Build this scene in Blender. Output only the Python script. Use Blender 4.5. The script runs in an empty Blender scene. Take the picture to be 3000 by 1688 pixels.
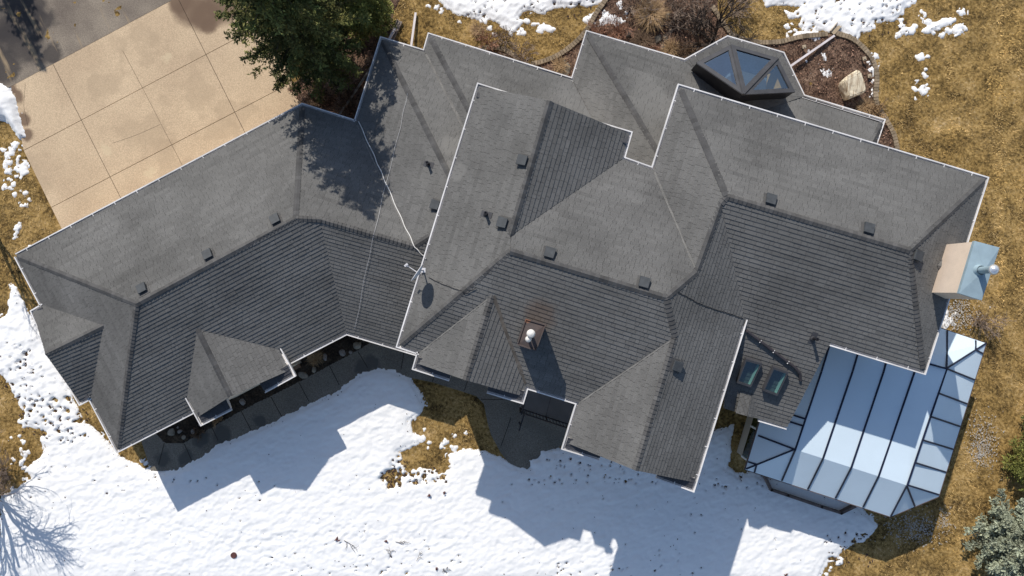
import bpy, bmesh, math, random
import numpy as np
from mathutils import Vector, Matrix

random.seed(7); RNG = np.random.default_rng(7)
scene = bpy.context.scene
COL = scene.collection
R = math.radians

# ------------------------------------------------------------------ camera, sky, sun, exposure
H, F, CX, CY = 30.0, 2050.0, 1500.0, 844.0          # drone height and focal length of a 3000 px wide frame
cam = bpy.data.cameras.new('camera'); camo = bpy.data.objects.new('camera', cam); COL.objects.link(camo)
camo.location = (0, 0, H); camo.rotation_euler = (0, 0, 0)
cam.sensor_width = 36.0; cam.lens = 36.0 * F / 3000.0; cam.clip_end = 2000
scene.camera = camo
SUN_EL = 38.2
SUN_AZ = math.atan2(-0.345, 0.939)
w = bpy.data.worlds.new('World'); scene.world = w; w.use_nodes = True
nt = w.node_tree; bg = nt.nodes['Background']
sk = nt.nodes.new('ShaderNodeTexSky'); sk.sky_type = 'NISHITA'; sk.sun_disc = False
sk.sun_elevation = R(SUN_EL); sk.sun_rotation = SUN_AZ; sk.air_density = 1.0; sk.dust_density = 0.6; sk.ozone_density = 1.0
nt.links.new(sk.outputs[0], bg.inputs[0]); bg.inputs[1].default_value = 0.086
sl = bpy.data.lights.new('sun', 'SUN'); sl.energy = 3.0; sl.angle = R(0.5); sl.color = (1.0, 0.945, 0.86)
so = bpy.data.objects.new('sun', sl); COL.objects.link(so)
sd_ = Vector((-0.345, 0.939, math.tan(R(SUN_EL)))).normalized()
so.rotation_euler = sd_.to_track_quat('Z', 'Y').to_euler(); so.location = (-15, 40, 40)
vs = scene.view_settings; vs.view_transform = 'Standard'; vs.look = 'None'; vs.exposure = 0.55; vs.gamma = 1.0
vs.use_curve_mapping = False

# ------------------------------------------------------------------ helpers
def P(px, py, z=0.0):
    """a point of the place, from its position on the survey photo and its height"""
    d = H - z
    return Vector(((px - CX) / F * d, -(py - CY) / F * d, z))

def tag(o, label=None, cat=None, group=None, kind=None):
    if label: o['label'] = label
    if cat: o['category'] = cat
    if group: o['group'] = group
    if kind: o['kind'] = kind
    return o

def empty(name, loc, label, cat, group=None, rz=0):
    o = bpy.data.objects.new(name, None); COL.objects.link(o); o.location = loc; o.rotation_euler = (0, 0, rz)
    o.empty_display_size = 0.3
    return tag(o, label, cat, group)

class MB:
    def __init__(s): s.v = []; s.f = []; s.m = []; s.t = []
    def add(s, vs, fs, mi=0, tone=1.0):
        b = len(s.v); s.v.extend([tuple(p) for p in vs])
        for f in fs: s.f.append([b + i for i in f]); s.m.append(mi); s.t.append(tone)
    def poly(s, vs, mi=0, tone=1.0): s.add(vs, [list(range(len(vs)))], mi, tone)
    def box(s, c, sx, sy, sz, rz=0, mi=0, tilt=None):
        M = Matrix.Rotation(rz, 3, 'Z')
        if tilt is not None: M = tilt
        c = Vector(c); vs = [c + M @ Vector((x * sx / 2, y * sy / 2, z * sz / 2)) for z in (-1, 1) for y in (-1, 1) for x in (-1, 1)]
        s.add(vs, [(0, 2, 3, 1), (4, 5, 7, 6), (0, 1, 5, 4), (2, 6, 7, 3), (0, 4, 6, 2), (1, 3, 7, 5)], mi)
    def prism(s, pts, z0, z1, mi=0, top=True, bottom=True):
        """vertical prism over a plan polygon; z0/z1 numbers or lists"""
        n = len(pts); a = z0 if isinstance(z0, (list, tuple)) else [z0] * n; b = z1 if isinstance(z1, (list, tuple)) else [z1] * n
        vs = [(p[0], p[1], a[i]) for i, p in enumerate(pts)] + [(p[0], p[1], b[i]) for i, p in enumerate(pts)]
        fs = [(i, (i + 1) % n, n + (i + 1) % n, n + i) for i in range(n)]
        if top: fs.append(tuple(range(n, 2 * n)))
        if bottom: fs.append(tuple(reversed(range(n))))
        s.add(vs, fs, mi)
    def tube(s, pts, rads, n=6, mi=0, cap=True):
        pts = [Vector(p) for p in pts]
        if not isinstance(rads, (list, tuple)): rads = [rads] * len(pts)
        b = len(s.v); up = Vector((0.13, 0.31, 0.94))
        for i, p in enumerate(pts):
            d = (pts[min(i + 1, len(pts) - 1)] - pts[max(i - 1, 0)])
            d = d.normalized() if d.length > 1e-9 else Vector((0, 0, 1))
            a = d.cross(up); a = a.normalized() if a.length > 1e-4 else d.orthogonal().normalized()
            c = d.cross(a)
            for k in range(n):
                t = 2 * math.pi * k / n; s.v.append(tuple(p + (a * math.cos(t) + c * math.sin(t)) * rads[i]))
        for i in range(len(pts) - 1):
            for k in range(n):
                s.f.append([b + i * n + k, b + i * n + (k + 1) % n, b + (i + 1) * n + (k + 1) % n, b + (i + 1) * n + k]); s.m.append(mi); s.t.append(1.0)
        if cap:
            s.f.append([b + k for k in range(n)]); s.m.append(mi); s.t.append(1.0)
            e = b + (len(pts) - 1) * n; s.f.append([e + k for k in range(n)]); s.m.append(mi); s.t.append(1.0)
    def lathe(s, c, prof, n=20, mi=0, axis=None):
        """profile [(r, z)] revolved about an axis through c"""
        c = Vector(c); q = (axis or Vector((0, 0, 1))).to_track_quat('Z', 'Y'); b = len(s.v)
        for r, z in prof:
            for k in range(n):
                t = 2 * math.pi * k / n; s.v.append(tuple(c + q @ Vector((r * math.cos(t), r * math.sin(t), z))))
        for i in range(len(prof) - 1):
            for k in range(n):
                s.f.append([b + i * n + k, b + i * n + (k + 1) % n, b + (i + 1) * n + (k + 1) % n, b + (i + 1) * n + k]); s.m.append(mi); s.t.append(1.0)
    def build(s, name, mats, parent=None, smooth=False, tone=False):
        me = bpy.data.meshes.new(name); me.from_pydata(s.v, [], s.f)
        mats = mats if isinstance(mats, (list, tuple)) else [mats]
        for m in mats: me.materials.append(m)
        me.polygons.foreach_set('material_index', s.m)
        if smooth: me.polygons.foreach_set('use_smooth', [True] * len(s.f))
        if tone:
            a = me.attributes.new('tone', 'FLOAT', 'FACE'); a.data.foreach_set('value', s.t)
        me.update()
        o = bpy.data.objects.new(name, me); COL.objects.link(o)
        if parent is not None: o.parent = parent; o.matrix_parent_inverse = parent.matrix_basis.inverted() if parent.type == 'EMPTY' else Matrix()
        return o

def np_mesh(name, V, FQ, mats, mi=None, tone=None, smooth=False, parent=None):
    """mesh from numpy arrays; all faces with the same corner count"""
    me = bpy.data.meshes.new(name); k = FQ.shape[1]
    me.vertices.add(len(V)); me.vertices.foreach_set('co', np.ascontiguousarray(V, dtype=np.float32).ravel())
    me.loops.add(FQ.size); me.loops.foreach_set('vertex_index', FQ.astype(np.int32).ravel())
    me.polygons.add(len(FQ)); me.polygons.foreach_set('loop_start', np.arange(0, FQ.size, k, dtype=np.int32))
    me.polygons.foreach_set('loop_total', np.full(len(FQ), k, dtype=np.int32))
    for m in (mats if isinstance(mats, (list, tuple)) else [mats]): me.materials.append(m)
    if mi is not None: me.polygons.foreach_set('material_index', mi.astype(np.int32))
    if smooth: me.polygons.foreach_set('use_smooth', np.ones(len(FQ), dtype=bool))
    if tone is not None:
        a = me.attributes.new('tone', 'FLOAT', 'FACE'); a.data.foreach_set('value', tone.astype(np.float32))
    me.update(calc_edges=True)
    o = bpy.data.objects.new(name, me); COL.objects.link(o)
    if parent is not None: o.parent = parent
    return o

# ------------------------------------------------------------------ materials
def mat(name, col, rough=0.8, var=0.12, scale=3.0, fine=0.0, fscale=60.0, metal=0.0, tone=False, bump=0.0, col2=None, spec=0.3):
    """principled material with two noises over the base colour and an optional per-face tone"""
    m = bpy.data.materials.new(name); m.use_nodes = True; t = m.node_tree; N = t.nodes; L = t.links
    b = N['Principled BSDF']; b.inputs['Roughness'].default_value = rough; b.inputs['Metallic'].default_value = metal
    b.inputs['Specular IOR Level'].default_value = spec
    tc = N.new('ShaderNodeTexCoord')
    n1 = N.new('ShaderNodeTexNoise'); n1.inputs['Scale'].default_value = scale; n1.inputs['Detail'].default_value = 5
    L.new(tc.outputs['Object'], n1.inputs['Vector'])
    mx = N.new('ShaderNodeMix'); mx.data_type = 'RGBA'
    c2 = col2 or tuple(c * (1 - var) for c in col); c1 = col if col2 else tuple(min(1, c * (1 + var)) for c in col)
    mx.inputs[6].default_value = (*c1, 1); mx.inputs[7].default_value = (*c2, 1)
    rmp = N.new('ShaderNodeMapRange'); rmp.inputs[1].default_value = 0.35; rmp.inputs[2].default_value = 0.65
    L.new(n1.outputs['Fac'], rmp.inputs[0]); L.new(rmp.outputs[0], mx.inputs[0])
    out = mx.outputs[2]
    if fine:
        n2 = N.new('ShaderNodeTexNoise'); n2.inputs['Scale'].default_value = fscale; n2.inputs['Detail'].default_value = 2
        L.new(tc.outputs['Object'], n2.inputs['Vector'])
        r2 = N.new('ShaderNodeMapRange'); r2.inputs[1].default_value = 0.3; r2.inputs[2].default_value = 0.7
        r2.inputs[3].default_value = 1 - fine; r2.inputs[4].default_value = 1 + fine
        L.new(n2.outputs['Fac'], r2.inputs[0])
        m2 = N.new('ShaderNodeVectorMath'); m2.operation = 'SCALE'; L.new(out, m2.inputs[0]); L.new(r2.outputs[0], m2.inputs[3]); out = m2.outputs[0]
        if bump:
            bp = N.new('ShaderNodeBump'); bp.inputs['Strength'].default_value = bump; bp.inputs['Distance'].default_value = 0.02
            L.new(n2.outputs['Fac'], bp.inputs['Height']); L.new(bp.outputs[0], b.inputs['Normal'])
    if tone:
        at = N.new('ShaderNodeAttribute'); at.attribute_name = 'tone'
        m3 = N.new('ShaderNodeVectorMath'); m3.operation = 'SCALE'; L.new(out, m3.inputs[0]); L.new(at.outputs['Fac'], m3.inputs[3]); out = m3.outputs[0]
    L.new(out, b.inputs['Base Color'])
    return m

def add_stain_or_shade(m, centre, radius, col, strength, warp=0.6):
    """a round worn stain or painted shade blot of another colour (rust run, wet mark, tree shade)"""
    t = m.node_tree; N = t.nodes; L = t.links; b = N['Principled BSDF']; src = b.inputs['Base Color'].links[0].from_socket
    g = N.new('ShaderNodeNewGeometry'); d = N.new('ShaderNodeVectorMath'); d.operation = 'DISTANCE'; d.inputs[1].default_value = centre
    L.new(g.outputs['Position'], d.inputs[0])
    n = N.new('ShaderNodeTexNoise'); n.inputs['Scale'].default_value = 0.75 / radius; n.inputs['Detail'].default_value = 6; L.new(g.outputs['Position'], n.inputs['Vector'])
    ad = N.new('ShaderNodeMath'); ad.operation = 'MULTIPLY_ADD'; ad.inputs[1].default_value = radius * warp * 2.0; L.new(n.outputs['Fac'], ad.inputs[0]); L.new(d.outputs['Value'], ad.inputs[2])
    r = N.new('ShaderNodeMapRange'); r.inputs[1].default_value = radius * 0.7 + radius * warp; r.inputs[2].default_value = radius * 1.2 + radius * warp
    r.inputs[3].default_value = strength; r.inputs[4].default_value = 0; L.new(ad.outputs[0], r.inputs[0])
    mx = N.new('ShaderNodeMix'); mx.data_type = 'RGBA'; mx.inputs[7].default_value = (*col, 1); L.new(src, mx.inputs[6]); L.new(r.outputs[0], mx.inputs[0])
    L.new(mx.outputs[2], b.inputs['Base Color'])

M = {}
M['shingle'] = mat('asphalt_shingle', (0.140, 0.137, 0.132), 0.95, 0.15, 0.40, 0.26, 50, tone=True, spec=0.1)
M['underlay'] = mat('shingle_underlay', (0.045, 0.045, 0.045), 0.95, 0.1)
M['cap'] = mat('ridge_cap_shingle', (0.095, 0.093, 0.092), 0.95, 0.15, 2, 0.2, 70, tone=True, spec=0.1)
M['white'] = mat('white_painted_metal', (0.72, 0.70, 0.685), 0.5, 0.16, 0.9)
M['soffit'] = mat('beige_soffit', (0.42, 0.36, 0.30), 0.8, 0.08)
M['wall'] = mat('beige_stucco', (0.55, 0.47, 0.38), 0.9, 0.06, 2, 0.08, 30)
M['vent'] = mat('dark_vent_metal', (0.060, 0.065, 0.070), 0.6, 0.15, 6)
M['black'] = mat('black_paint', (0.018, 0.018, 0.022), 0.5, 0.2, 4)
M['frame'] = mat('bronze_frame', (0.060, 0.060, 0.066), 0.55, 0.12, 3)
M['rust'] = mat('rusty_metal', (0.098, 0.072, 0.064), 0.75, 0.2, 3, 0.12, 25, col2=(0.072, 0.060, 0.058))
M['galv'] = mat('galvanised_metal', (0.28, 0.37, 0.42), 0.5, 0.08, 2.5, metal=0.0)
M['stucco'] = mat('pink_beige_stucco', (0.74, 0.60, 0.48), 0.9, 0.04, 3, 0.06, 40)
M['panel'] = mat('pale_blue_roof_panel', (0.66, 0.775, 0.86), 0.42, 0.035, 0.5, 0.02, 60)
M['bar'] = mat('navy_glazing_bar', (0.016, 0.020, 0.045), 0.4, 0.2, 3)
M['cable_white'] = mat('white_cable', (0.75, 0.73, 0.70), 0.6)
M['deck'] = mat('balcony_membrane', (0.20, 0.19, 0.18), 0.9, 0.12, 1.5, 0.15, 50)
M['joint'] = mat('joint_filler', (0.05, 0.038, 0.028), 0.95)

def glass(name, col, refl=0.12):
    """thin pane: tinted see-through with a mirror share, so daylight still gets in"""
    m = bpy.data.materials.new(name); m.use_nodes = True; t = m.node_tree; N = t.nodes; L = t.links
    N.remove(N['Principled BSDF']); a = N.new('ShaderNodeBsdfTransparent'); a.inputs[0].default_value = (*col, 1)
    g = N.new('ShaderNodeBsdfGlossy'); g.inputs['Roughness'].default_value = 0.03; g.inputs[0].default_value = (0.9, 0.95, 1, 1)
    x = N.new('ShaderNodeMixShader'); x.inputs[0].default_value = refl; L.new(a.outputs[0], x.inputs[1]); L.new(g.outputs[0], x.inputs[2])
    L.new(x.outputs[0], N['Material Output'].inputs[0]); return m
M['glass'] = glass('lantern_glass', (0.62, 0.72, 0.78), 0.24)

# ------------------------------------------------------------------ roof geometry: eave heights + planes fitted through every corner
ZL, ZU, ZD = 2.7, 5.8, 3.0
V = {  # name: (x, y on the survey photo, eave height or None)
 'G1': (48, 750, ZL), 'G2': (886, 310, ZL), 'G3': (1043, 360, ZL), 'G4': (1119, 116, ZL), 'G5': (1245, 154, ZL), 'G6': (1259, 105, ZL),
 'G7': (1679, 236, ZL), 'G8': (1722, 98, ZL), 'B1': (2006, 181, ZL), 'B2': (2132, 112, ZL), 'B3': (2292, 159, ZL), 'B4': (2352, 284, ZL),
 'G9': (2585, 355, ZL), 'G10': (2550, 458, ZL), 'GSW': (345, 1318, ZL), 'GS2': (1015, 974, ZL), 'GS3': (1229, 1038, ZL),
 'R0': (400, 890, None), 'R1': (866, 640, None), 'R2': (938, 643, None), 'VV': (1211, 722, None), 'RH': (1310, 660, None),
 'H2': (1345, 572, None), 'V2': (1378, 415, None), 'H3': (1402, 378, None), 'V3': (1822, 517, None), 'N4': (1620, 420, None),
 'H4': (1973, 524, None), 'HE': (2545, 440, None), 'N5': (2250, 390, None), 'BA': (2195, 272, None), 'BB': (2212, 330, None),
 'U1': (1404, 253, ZU), 'U2': (1170, 1012, ZU), 'U3': (1230, 1032, ZU), 'U4': (1220, 1064, ZU), 'U6': (1843, 392, ZU), 'U7': (1822, 466, ZU),
 'U8': (1915, 499, ZU), 'U9': (1992, 256, ZU), 'U10': (2887, 525, ZU), 'U11': (2706, 1088, ZU), 'U12': (2433, 1005, ZU),
 'U15': (2182, 935, ZU), 'U16': (2033, 1413, ZU), 'U17': (1696, 1179, ZU), 'U18': (1541, 1131, ZU), 'U19': (1659, 1297, ZU), 'U20': (1532, 1161, ZU),
 'UR1': (1495, 736, None), 'UR2': (1952, 873, None), 'LR0': (1611, 296, None), 'LR1': (1495, 691, None), 'NV': (2041, 797, None),
 'C1': (2130, 576, None), 'C2': (2112, 597, None), 'C3': (2665, 734, None), 'HR': (1978, 987, None), 'GP': (1861, 1378, None),
 'GT': (1442, 862, None), 'P1': (1364, 1114, None),
 'U13': (2306, 1251, None), 'U14': (2224, 1227, None), 'SL': (2122, 1196, None), 'SM': (2130, 960, None),
 'W1': (97, 914, ZL), 'W2': (143, 887, ZL), 'W3': (235, 1179, ZL), 'W4': (288, 1151, ZL), 'WA': (308, 952, None), 'WP': (134, 1038, None),
 'D1': (549, 1163, ZD), 'D2': (580, 1222, ZD), 'D3': (816, 1024, ZD), 'D4': (848, 1085, ZD), 'DA': (578, 965, None), 'DP': (674, 1162, None),
}
# face: (name, corners, first two = eave edge or None, pitch, extra points on the plane)
FACE = [
 ('N1', 'G1 G2 R1 R0', 1, .5, ''), ('N2', 'G2 G3 VV R2 R1', 1, .5, ''), ('W1f', 'GSW G1 R0', 1, .5, 'WA'), ('S1', 'GSW GS2 R2 R1 R0', 1, .5, 'DA D1 D3'),
 ('S2', 'GS2 GS3 RH VV R2', 1, .5, ''), ('W2f', 'G3 G4 H2 RH VV', 1, .5, ''), ('N3', 'G4 G5 V2 H2', 1, .5, ''), ('W3f', 'G5 G6 H3 V2', 1, .5, ''),
 ('N4f', 'G6 G7 V3 N4 H3', 1, .5, ''), ('W4f', 'G7 G8 H4 V3', 1, .5, ''), ('N5f', 'G8 B1 B4 G9 HE N5 H4', 1, .5, 'BB'), ('E5', 'G9 G10 HE', 1, .5, ''),
 ('BY1', 'B1 B2 BA', 1, .26, ''), ('BY2', 'B2 B3 BA', 1, .26, ''), ('BY3', 'B3 B4 BA', 1, .26, ''), ('BY4', 'B4 BB BA', 0, .3, ''), ('BY5', 'BB B1 BA', 0, .3, ''),
 ('LB', 'U2 U1 LR0 LR1 UR1', 1, .5, ''), ('EB', 'U6 U7 LR1 LR0', 1, .5, ''), ('NB', 'U7 U8 NV UR2 UR1 LR1', 1, .5, ''),
 ('S3', 'U2 U3 GT U18 U17 HR UR2 UR1', 1, .5, ''), ('T1', 'U3 U4 P1 GT', 1, .5, ''), ('T2', 'U20 U18 GT P1', 1, .5, ''),
 ('WC', 'U8 U9 C1 C2 NV', 1, .5, ''), ('NC', 'U9 U10 C3 C1', 1, .5, ''), ('EaC', 'U10 U11 C3', 1, .5, ''),
 ('SC', 'U11 U12 U13 U14 SL SM U15 C2 C1 C3', 1, .5, ''), ('EC', 'U16 U15 C2 NV UR2 HR GP', 1, .5, ''), ('T3', 'U17 U19 GP HR', 1, .5, ''),
 ('DWn', 'W2 W1 WP WA', 1, .5, ''), ('DWs', 'W3 W4 WA WP', 1, .5, ''), ('DFw', 'D1 D2 DP DA', 1, .5, ''), ('DFe', 'D4 D3 DA DP', 1, .5, ''),
]
names = list(V); idx = {n: i for i, n in enumerate(names)}; nv = len(names); nf = len(FACE)
A = []; Bv = []
def row(d, b, wt):
    r = np.zeros(nv + 3 * nf)
    for k, c in d.items(): r[k] += c * wt
    A.append(r); Bv.append(b * wt)
uvof = {n: ((V[n][0] - CX) / F, -(V[n][1] - CY) / F) for n in names}
for n in names:
    if V[n][2] is not None: row({idx[n]: 1}, 1 / (H - V[n][2]), 40)
for fi, (fn, cs, ev, pitch, ex) in enumerate(FACE):
    cl = cs.split(); b = nv + 3 * fi
    for n in cl + ex.split():
        u, v = uvof[n]; row({idx[n]: 1, b: -u, b + 1: -v, b + 2: -1}, 0, 40)
    if ev:
        p0 = P(V[cl[0]][0], V[cl[0]][1], V[cl[0]][2] or ZU); p1 = P(V[cl[1]][0], V[cl[1]][1], V[cl[1]][2] or ZU)
        e = (p1 - p0); e.z = 0; e.normalize(); nrm = Vector((-e.y, e.x, 0))
        cen = sum((P(V[n][0], V[n][1], p0.z) for n in cl), Vector()) / len(cl)
        if (cen - p0).dot(nrm) < 0: nrm = -nrm
        a_, b_ = pitch * nrm.x, pitch * nrm.y; c_ = p0.z - a_ * p0.x - b_ * p0.y
        # z = aX + bY + c  ->  w = (a u + b v + 1) / (H - c)
        for k, val in enumerate((a_, b_, 1.0)): row({b + k: 1}, val / (H - c_), 1.2)
X = np.linalg.lstsq(np.array(A), np.array(Bv), rcond=None)[0]
ZV = {n: H - 1 / X[idx[n]] for n in names}
PL = {FACE[i][0]: tuple(X[nv + 3 * i: nv + 3 * i + 3]) for i in range(nf)}
FC = {f[0]: f[1].split() for f in FACE}
def on_plane(fn, px, py, lift=0.0):
    a, b, c = PL[fn]; u, v = (px - CX) / F, -(py - CY) / F
    z = H - 1 / (a * u + b * v + c); return P(px, py, z + lift)
def fpoly(fn): return [on_plane(fn, V[n][0], V[n][1]) for n in FC[fn]]
def fnormal(fn):
    p = fpoly(fn); n = Vector()
    for i in range(len(p)): n += p[i].cross(p[(i + 1) % len(p)])
    n.normalize(); return n if n.z > 0 else -n
def inpoly(px, py, pl):
    c = False
    for i in range(len(pl)):
        x1, y1 = pl[i]; x2, y2 = pl[i - 1]
        if (y1 > py) != (y2 > py) and px < (x2 - x1) * (py - y1) / (y2 - y1) + x1: c = not c
    return c
ORDER = ['DWn', 'DWs', 'DFw', 'DFe', 'T1', 'T2', 'T3', 'EB', 'LB', 'NB', 'S3', 'WC', 'NC', 'EaC', 'EC', 'SC', 'BY1', 'BY2', 'BY3', 'BY4', 'BY5',
         'N1', 'N2', 'W1f', 'S1', 'S2', 'W2f', 'N3', 'W3f', 'N4f', 'W4f', 'N5f', 'E5']
def roof_at(px, py, lift=0.0):
    for fn in ORDER:
        if inpoly(px, py, [(V[n][0], V[n][1]) for n in FC[fn]]): return fn, on_plane(fn, px, py, lift)
    return None, P(px, py, 0.0 + lift)
if True:
    for f in FACE:
        n = fnormal(f[0]); print('pitch', f[0], round(math.hypot(n.x, n.y) / n.z, 2), [round(ZV[c], 2) for c in FC[f[0]]])

# ------------------------------------------------------------------ shingles: real overlapping tabs, course by course
def clip(poly, k, val, keep_ge):
    out = []
    for i in range(len(poly)):
        p, q = poly[i - 1], poly[i]; a = (p[k] >= val) if keep_ge else (p[k] <= val); b = (q[k] >= val) if keep_ge else (q[k] <= val)
        if a != b:
            t = (val - p[k]) / (q[k] - p[k]); r = [p[0] + (q[0] - p[0]) * t, p[1] + (q[1] - p[1]) * t]; r[k] = val; out.append(tuple(r))
        if b: out.append(q)
    return out
def shingle_face(mb, pts, expo=0.16, tab=0.26, thick=0.021, gap=0.0038, tone0=1.0):
    n = Vector()
    for i in range(len(pts)): n += pts[i].cross(pts[(i + 1) % len(pts)])
    n.normalize()
    if n.z < 0: n = -n
    u = Vector((0, 0, 1)).cross(n)
    u = u.normalized() if u.length > 1e-3 else Vector((1, 0, 0))
    v = n.cross(u)
    if v.z < 0: v = -v; u = -u
    o = min(pts, key=lambda p: p.z)
    loc = [((p - o).dot(u), (p - o).dot(v)) for p in pts]
    at = lambda q, h: o + u * q[0] + v * q[1] + n * h
    mb.poly([at(q, -0.004) for q in loc], 1)
    vmin = min(q[1] for q in loc); vmax = max(q[1] for q in loc)
    k = 0; v0 = vmin
    course_tone = 1.0
    while v0 < vmax:
        v1 = v0 + expo
        strip = clip(clip(loc, 1, v0, True), 1, v1, False)
        if len(strip) >= 3:
            umin = min(q[0] for q in strip); umax = max(q[0] for q in strip); x = umin - random.random() * tab
            course_tone = 0.7 * course_tone + 0.3 * random.uniform(0.95, 1.05)
            run = 1.0
            while x < umax:
                wd = tab * random.choice((0.45, 0.7, 1.0, 1.0, 1.35))
                t = clip(clip(strip, 0, x + gap, True), 0, x + wd - gap, False); x += wd
                if len(t) < 3: continue
                th = thick * random.uniform(0.8, 1.2)
                if random.random() < 0.12: run = random.choice((0.90, 0.95, 1.0, 1.0, 1.0, 1.03))
                tone = tone0 * course_tone * run * random.uniform(0.93, 1.07)
                mb.poly([at(q, th * (1 - 0.92 * (q[1] - v0) / expo)) for q in t], 0, tone)
                for i in range(len(t)):
                    p, q = t[i - 1], t[i]
                    if abs(p[1] - v0) < 1e-6 and abs(q[1] - v0) < 1e-6:
                        mb.poly([at(p, -0.003), at(q, -0.003), at(q, th), at(p, th)], 0, tone * 0.9)
        v0 = v1; k += 1

def build_roof(name, fns, parent, label=None, expo=None, tab=None):
    mb = MB(); sf = MB()
    for fn in fns:
        p = fpoly(fn); n = fnormal(fn)
        c2 = sum((q - p[0]).cross(r - p[0]).z for q, r in zip(p[1:], p[2:]))
        if c2 < 0: p = p[::-1]
        shingle_face(mb, p, (expo or {}).get(fn, 0.142), (tab or {}).get(fn, 0.30))
        mb.poly([q - Vector((0, 0, 0.10)) for q in p][::-1], 2)
    o = mb.build(name, [M['shingle'], M['underlay'], M['soffit']], parent, tone=True)
    if label: o['label'] = label
    return o

house = empty('house', (0, 0, 0), 'sprawling two-storey house under grey hipped shingle roofs with white gutters', 'house')
EXPO = {'EB': .165, 'T2': .155, 'S3': .148, 'SC': .148}
TABW = {'EB': .30, 'T2': .30, 'DFe': .30, 'DFw': .30}
roof_lo = build_roof('roof', ['N1', 'N2', 'W1f', 'S1', 'S2', 'W2f', 'N3', 'W3f', 'N4f', 'W4f', 'N5f', 'E5'], house, 'low single-storey shingle roof', EXPO, TABW)
roof_w = build_roof('roof', ['LB', 'EB', 'NB', 'S3', 'T1', 'T2'], house, 'tall middle roof with the dark east slope', EXPO, TABW)
roof_e = build_roof('roof', ['WC', 'NC', 'EaC', 'SC', 'EC', 'T3'], house, 'tall roof at the chimney end', EXPO, TABW)
roof_b = build_roof('bay_roof', ['BY1', 'BY2', 'BY3', 'BY4', 'BY5'], house)
roof_d1 = build_roof('dormer_roof', ['DWn', 'DWs'], house, 'side gable over the garage end', EXPO, TABW)
roof_d2 = build_roof('dormer_roof', ['DFw', 'DFe'], house, 'gable over the front garden bed', EXPO, TABW)

def ridge_cap(a, b, f1, f2, parent, wd=0.105, trim0=0.0, trim1=0.0):
    """overlapping cap shingles bent over the line where two roof planes meet"""
    p0 = (on_plane(f1, V[a][0], V[a][1]) + on_plane(f2, V[a][0], V[a][1])) / 2
    p1 = (on_plane(f1, V[b][0], V[b][1]) + on_plane(f2, V[b][0], V[b][1])) / 2
    if p0.z > p1.z: p0, p1 = p1, p0
    d = (p1 - p0); L = d.length; d.normalize(); n1, n2 = fnormal(f1), fnormal(f2)
    c1 = sum((q for q in fpoly(f1)), Vector()) / len(FC[f1]); c2 = sum((q for q in fpoly(f2)), Vector()) / len(FC[f2])
    s1 = n1.cross(d).normalized(); s1 = s1 if s1.dot(c1 - p0) > 0 else -s1
    s2 = n2.cross(d).normalized(); s2 = s2 if s2.dot(c2 - p0) > 0 else -s2
    if (s1 + s2).z > 0.25: pass
    up = (n1 + n2).normalized(); mb = MB(); x = trim0; st = 0.15
    while x < L - trim1 - 0.02:
        x1 = min(x + st * 1.18, L - trim1); tn = random.uniform(0.85, 1.15); h0 = 0.042; h1 = 0.018
        q = []
        for xx, h in ((x, h0), (x1, h1)):
            b_ = p0 + d * xx
            q += [b_ + s1 * wd + n1 * (h - .004), b_ + up * (h + 0.004), b_ + s2 * wd + n2 * (h - .004)]
        q += [q[0] - n1 * h0, q[1] - up * h0, q[2] - n2 * h0]
        mb.add(q, [(0, 1, 4, 3), (1, 2, 5, 4), (0, 6, 7, 1), (1, 7, 8, 2)], 0, tn); x += st
    return mb.build('ridge_cap', M['cap'], parent, tone=True)
for a, b, f1, f2, pr in [
    ('G1', 'R0', 'N1', 'W1f', roof_lo), ('R0', 'R1', 'N1', 'S1', roof_lo), ('G2', 'R1', 'N1', 'N2', roof_lo), ('R1', 'R2', 'N2', 'S1', roof_lo), ('R2', 'VV', 'N2', 'S2', roof_lo),
    ('GSW', 'R0', 'S1', 'W1f', roof_lo), ('VV', 'RH', 'W2f', 'S2', roof_lo), ('G4', 'H2', 'W2f', 'N3', roof_lo), ('G6', 'H3', 'W3f', 'N4f', roof_lo), ('G8', 'H4', 'W4f', 'N5f', roof_lo), ('G9', 'HE', 'N5f', 'E5', roof_lo),
    ('U2', 'UR1', 'LB', 'S3', roof_w), ('UR1', 'UR2', 'NB', 'S3', roof_w), ('LR0', 'LR1', 'LB', 'EB', roof_w), ('GT', 'P1', 'T1', 'T2', roof_w),
    ('NV', 'UR2', 'NB', 'EC', roof_w), ('U9', 'C1', 'WC', 'NC', roof_e), ('C1', 'C3', 'NC', 'SC', roof_e), ('U10', 'C3', 'NC', 'EaC', roof_e), ('U11', 'C3', 'SC', 'EaC', roof_e),
    ('C2', 'NV', 'WC', 'EC', roof_e), ('C1', 'C2', 'WC', 'SC', roof_e), ('UR2', 'HR', 'S3', 'EC', roof_w), ('HR', 'GP', 'T3', 'EC', roof_e),
    ('WA', 'WP', 'DWn', 'DWs', roof_d1), ('DA', 'DP', 'DFw', 'DFe', roof_d2)]:
    ridge_cap(a, b, f1, f2, pr, trim0=0.12 if V[a][2] else 0.0)

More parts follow.
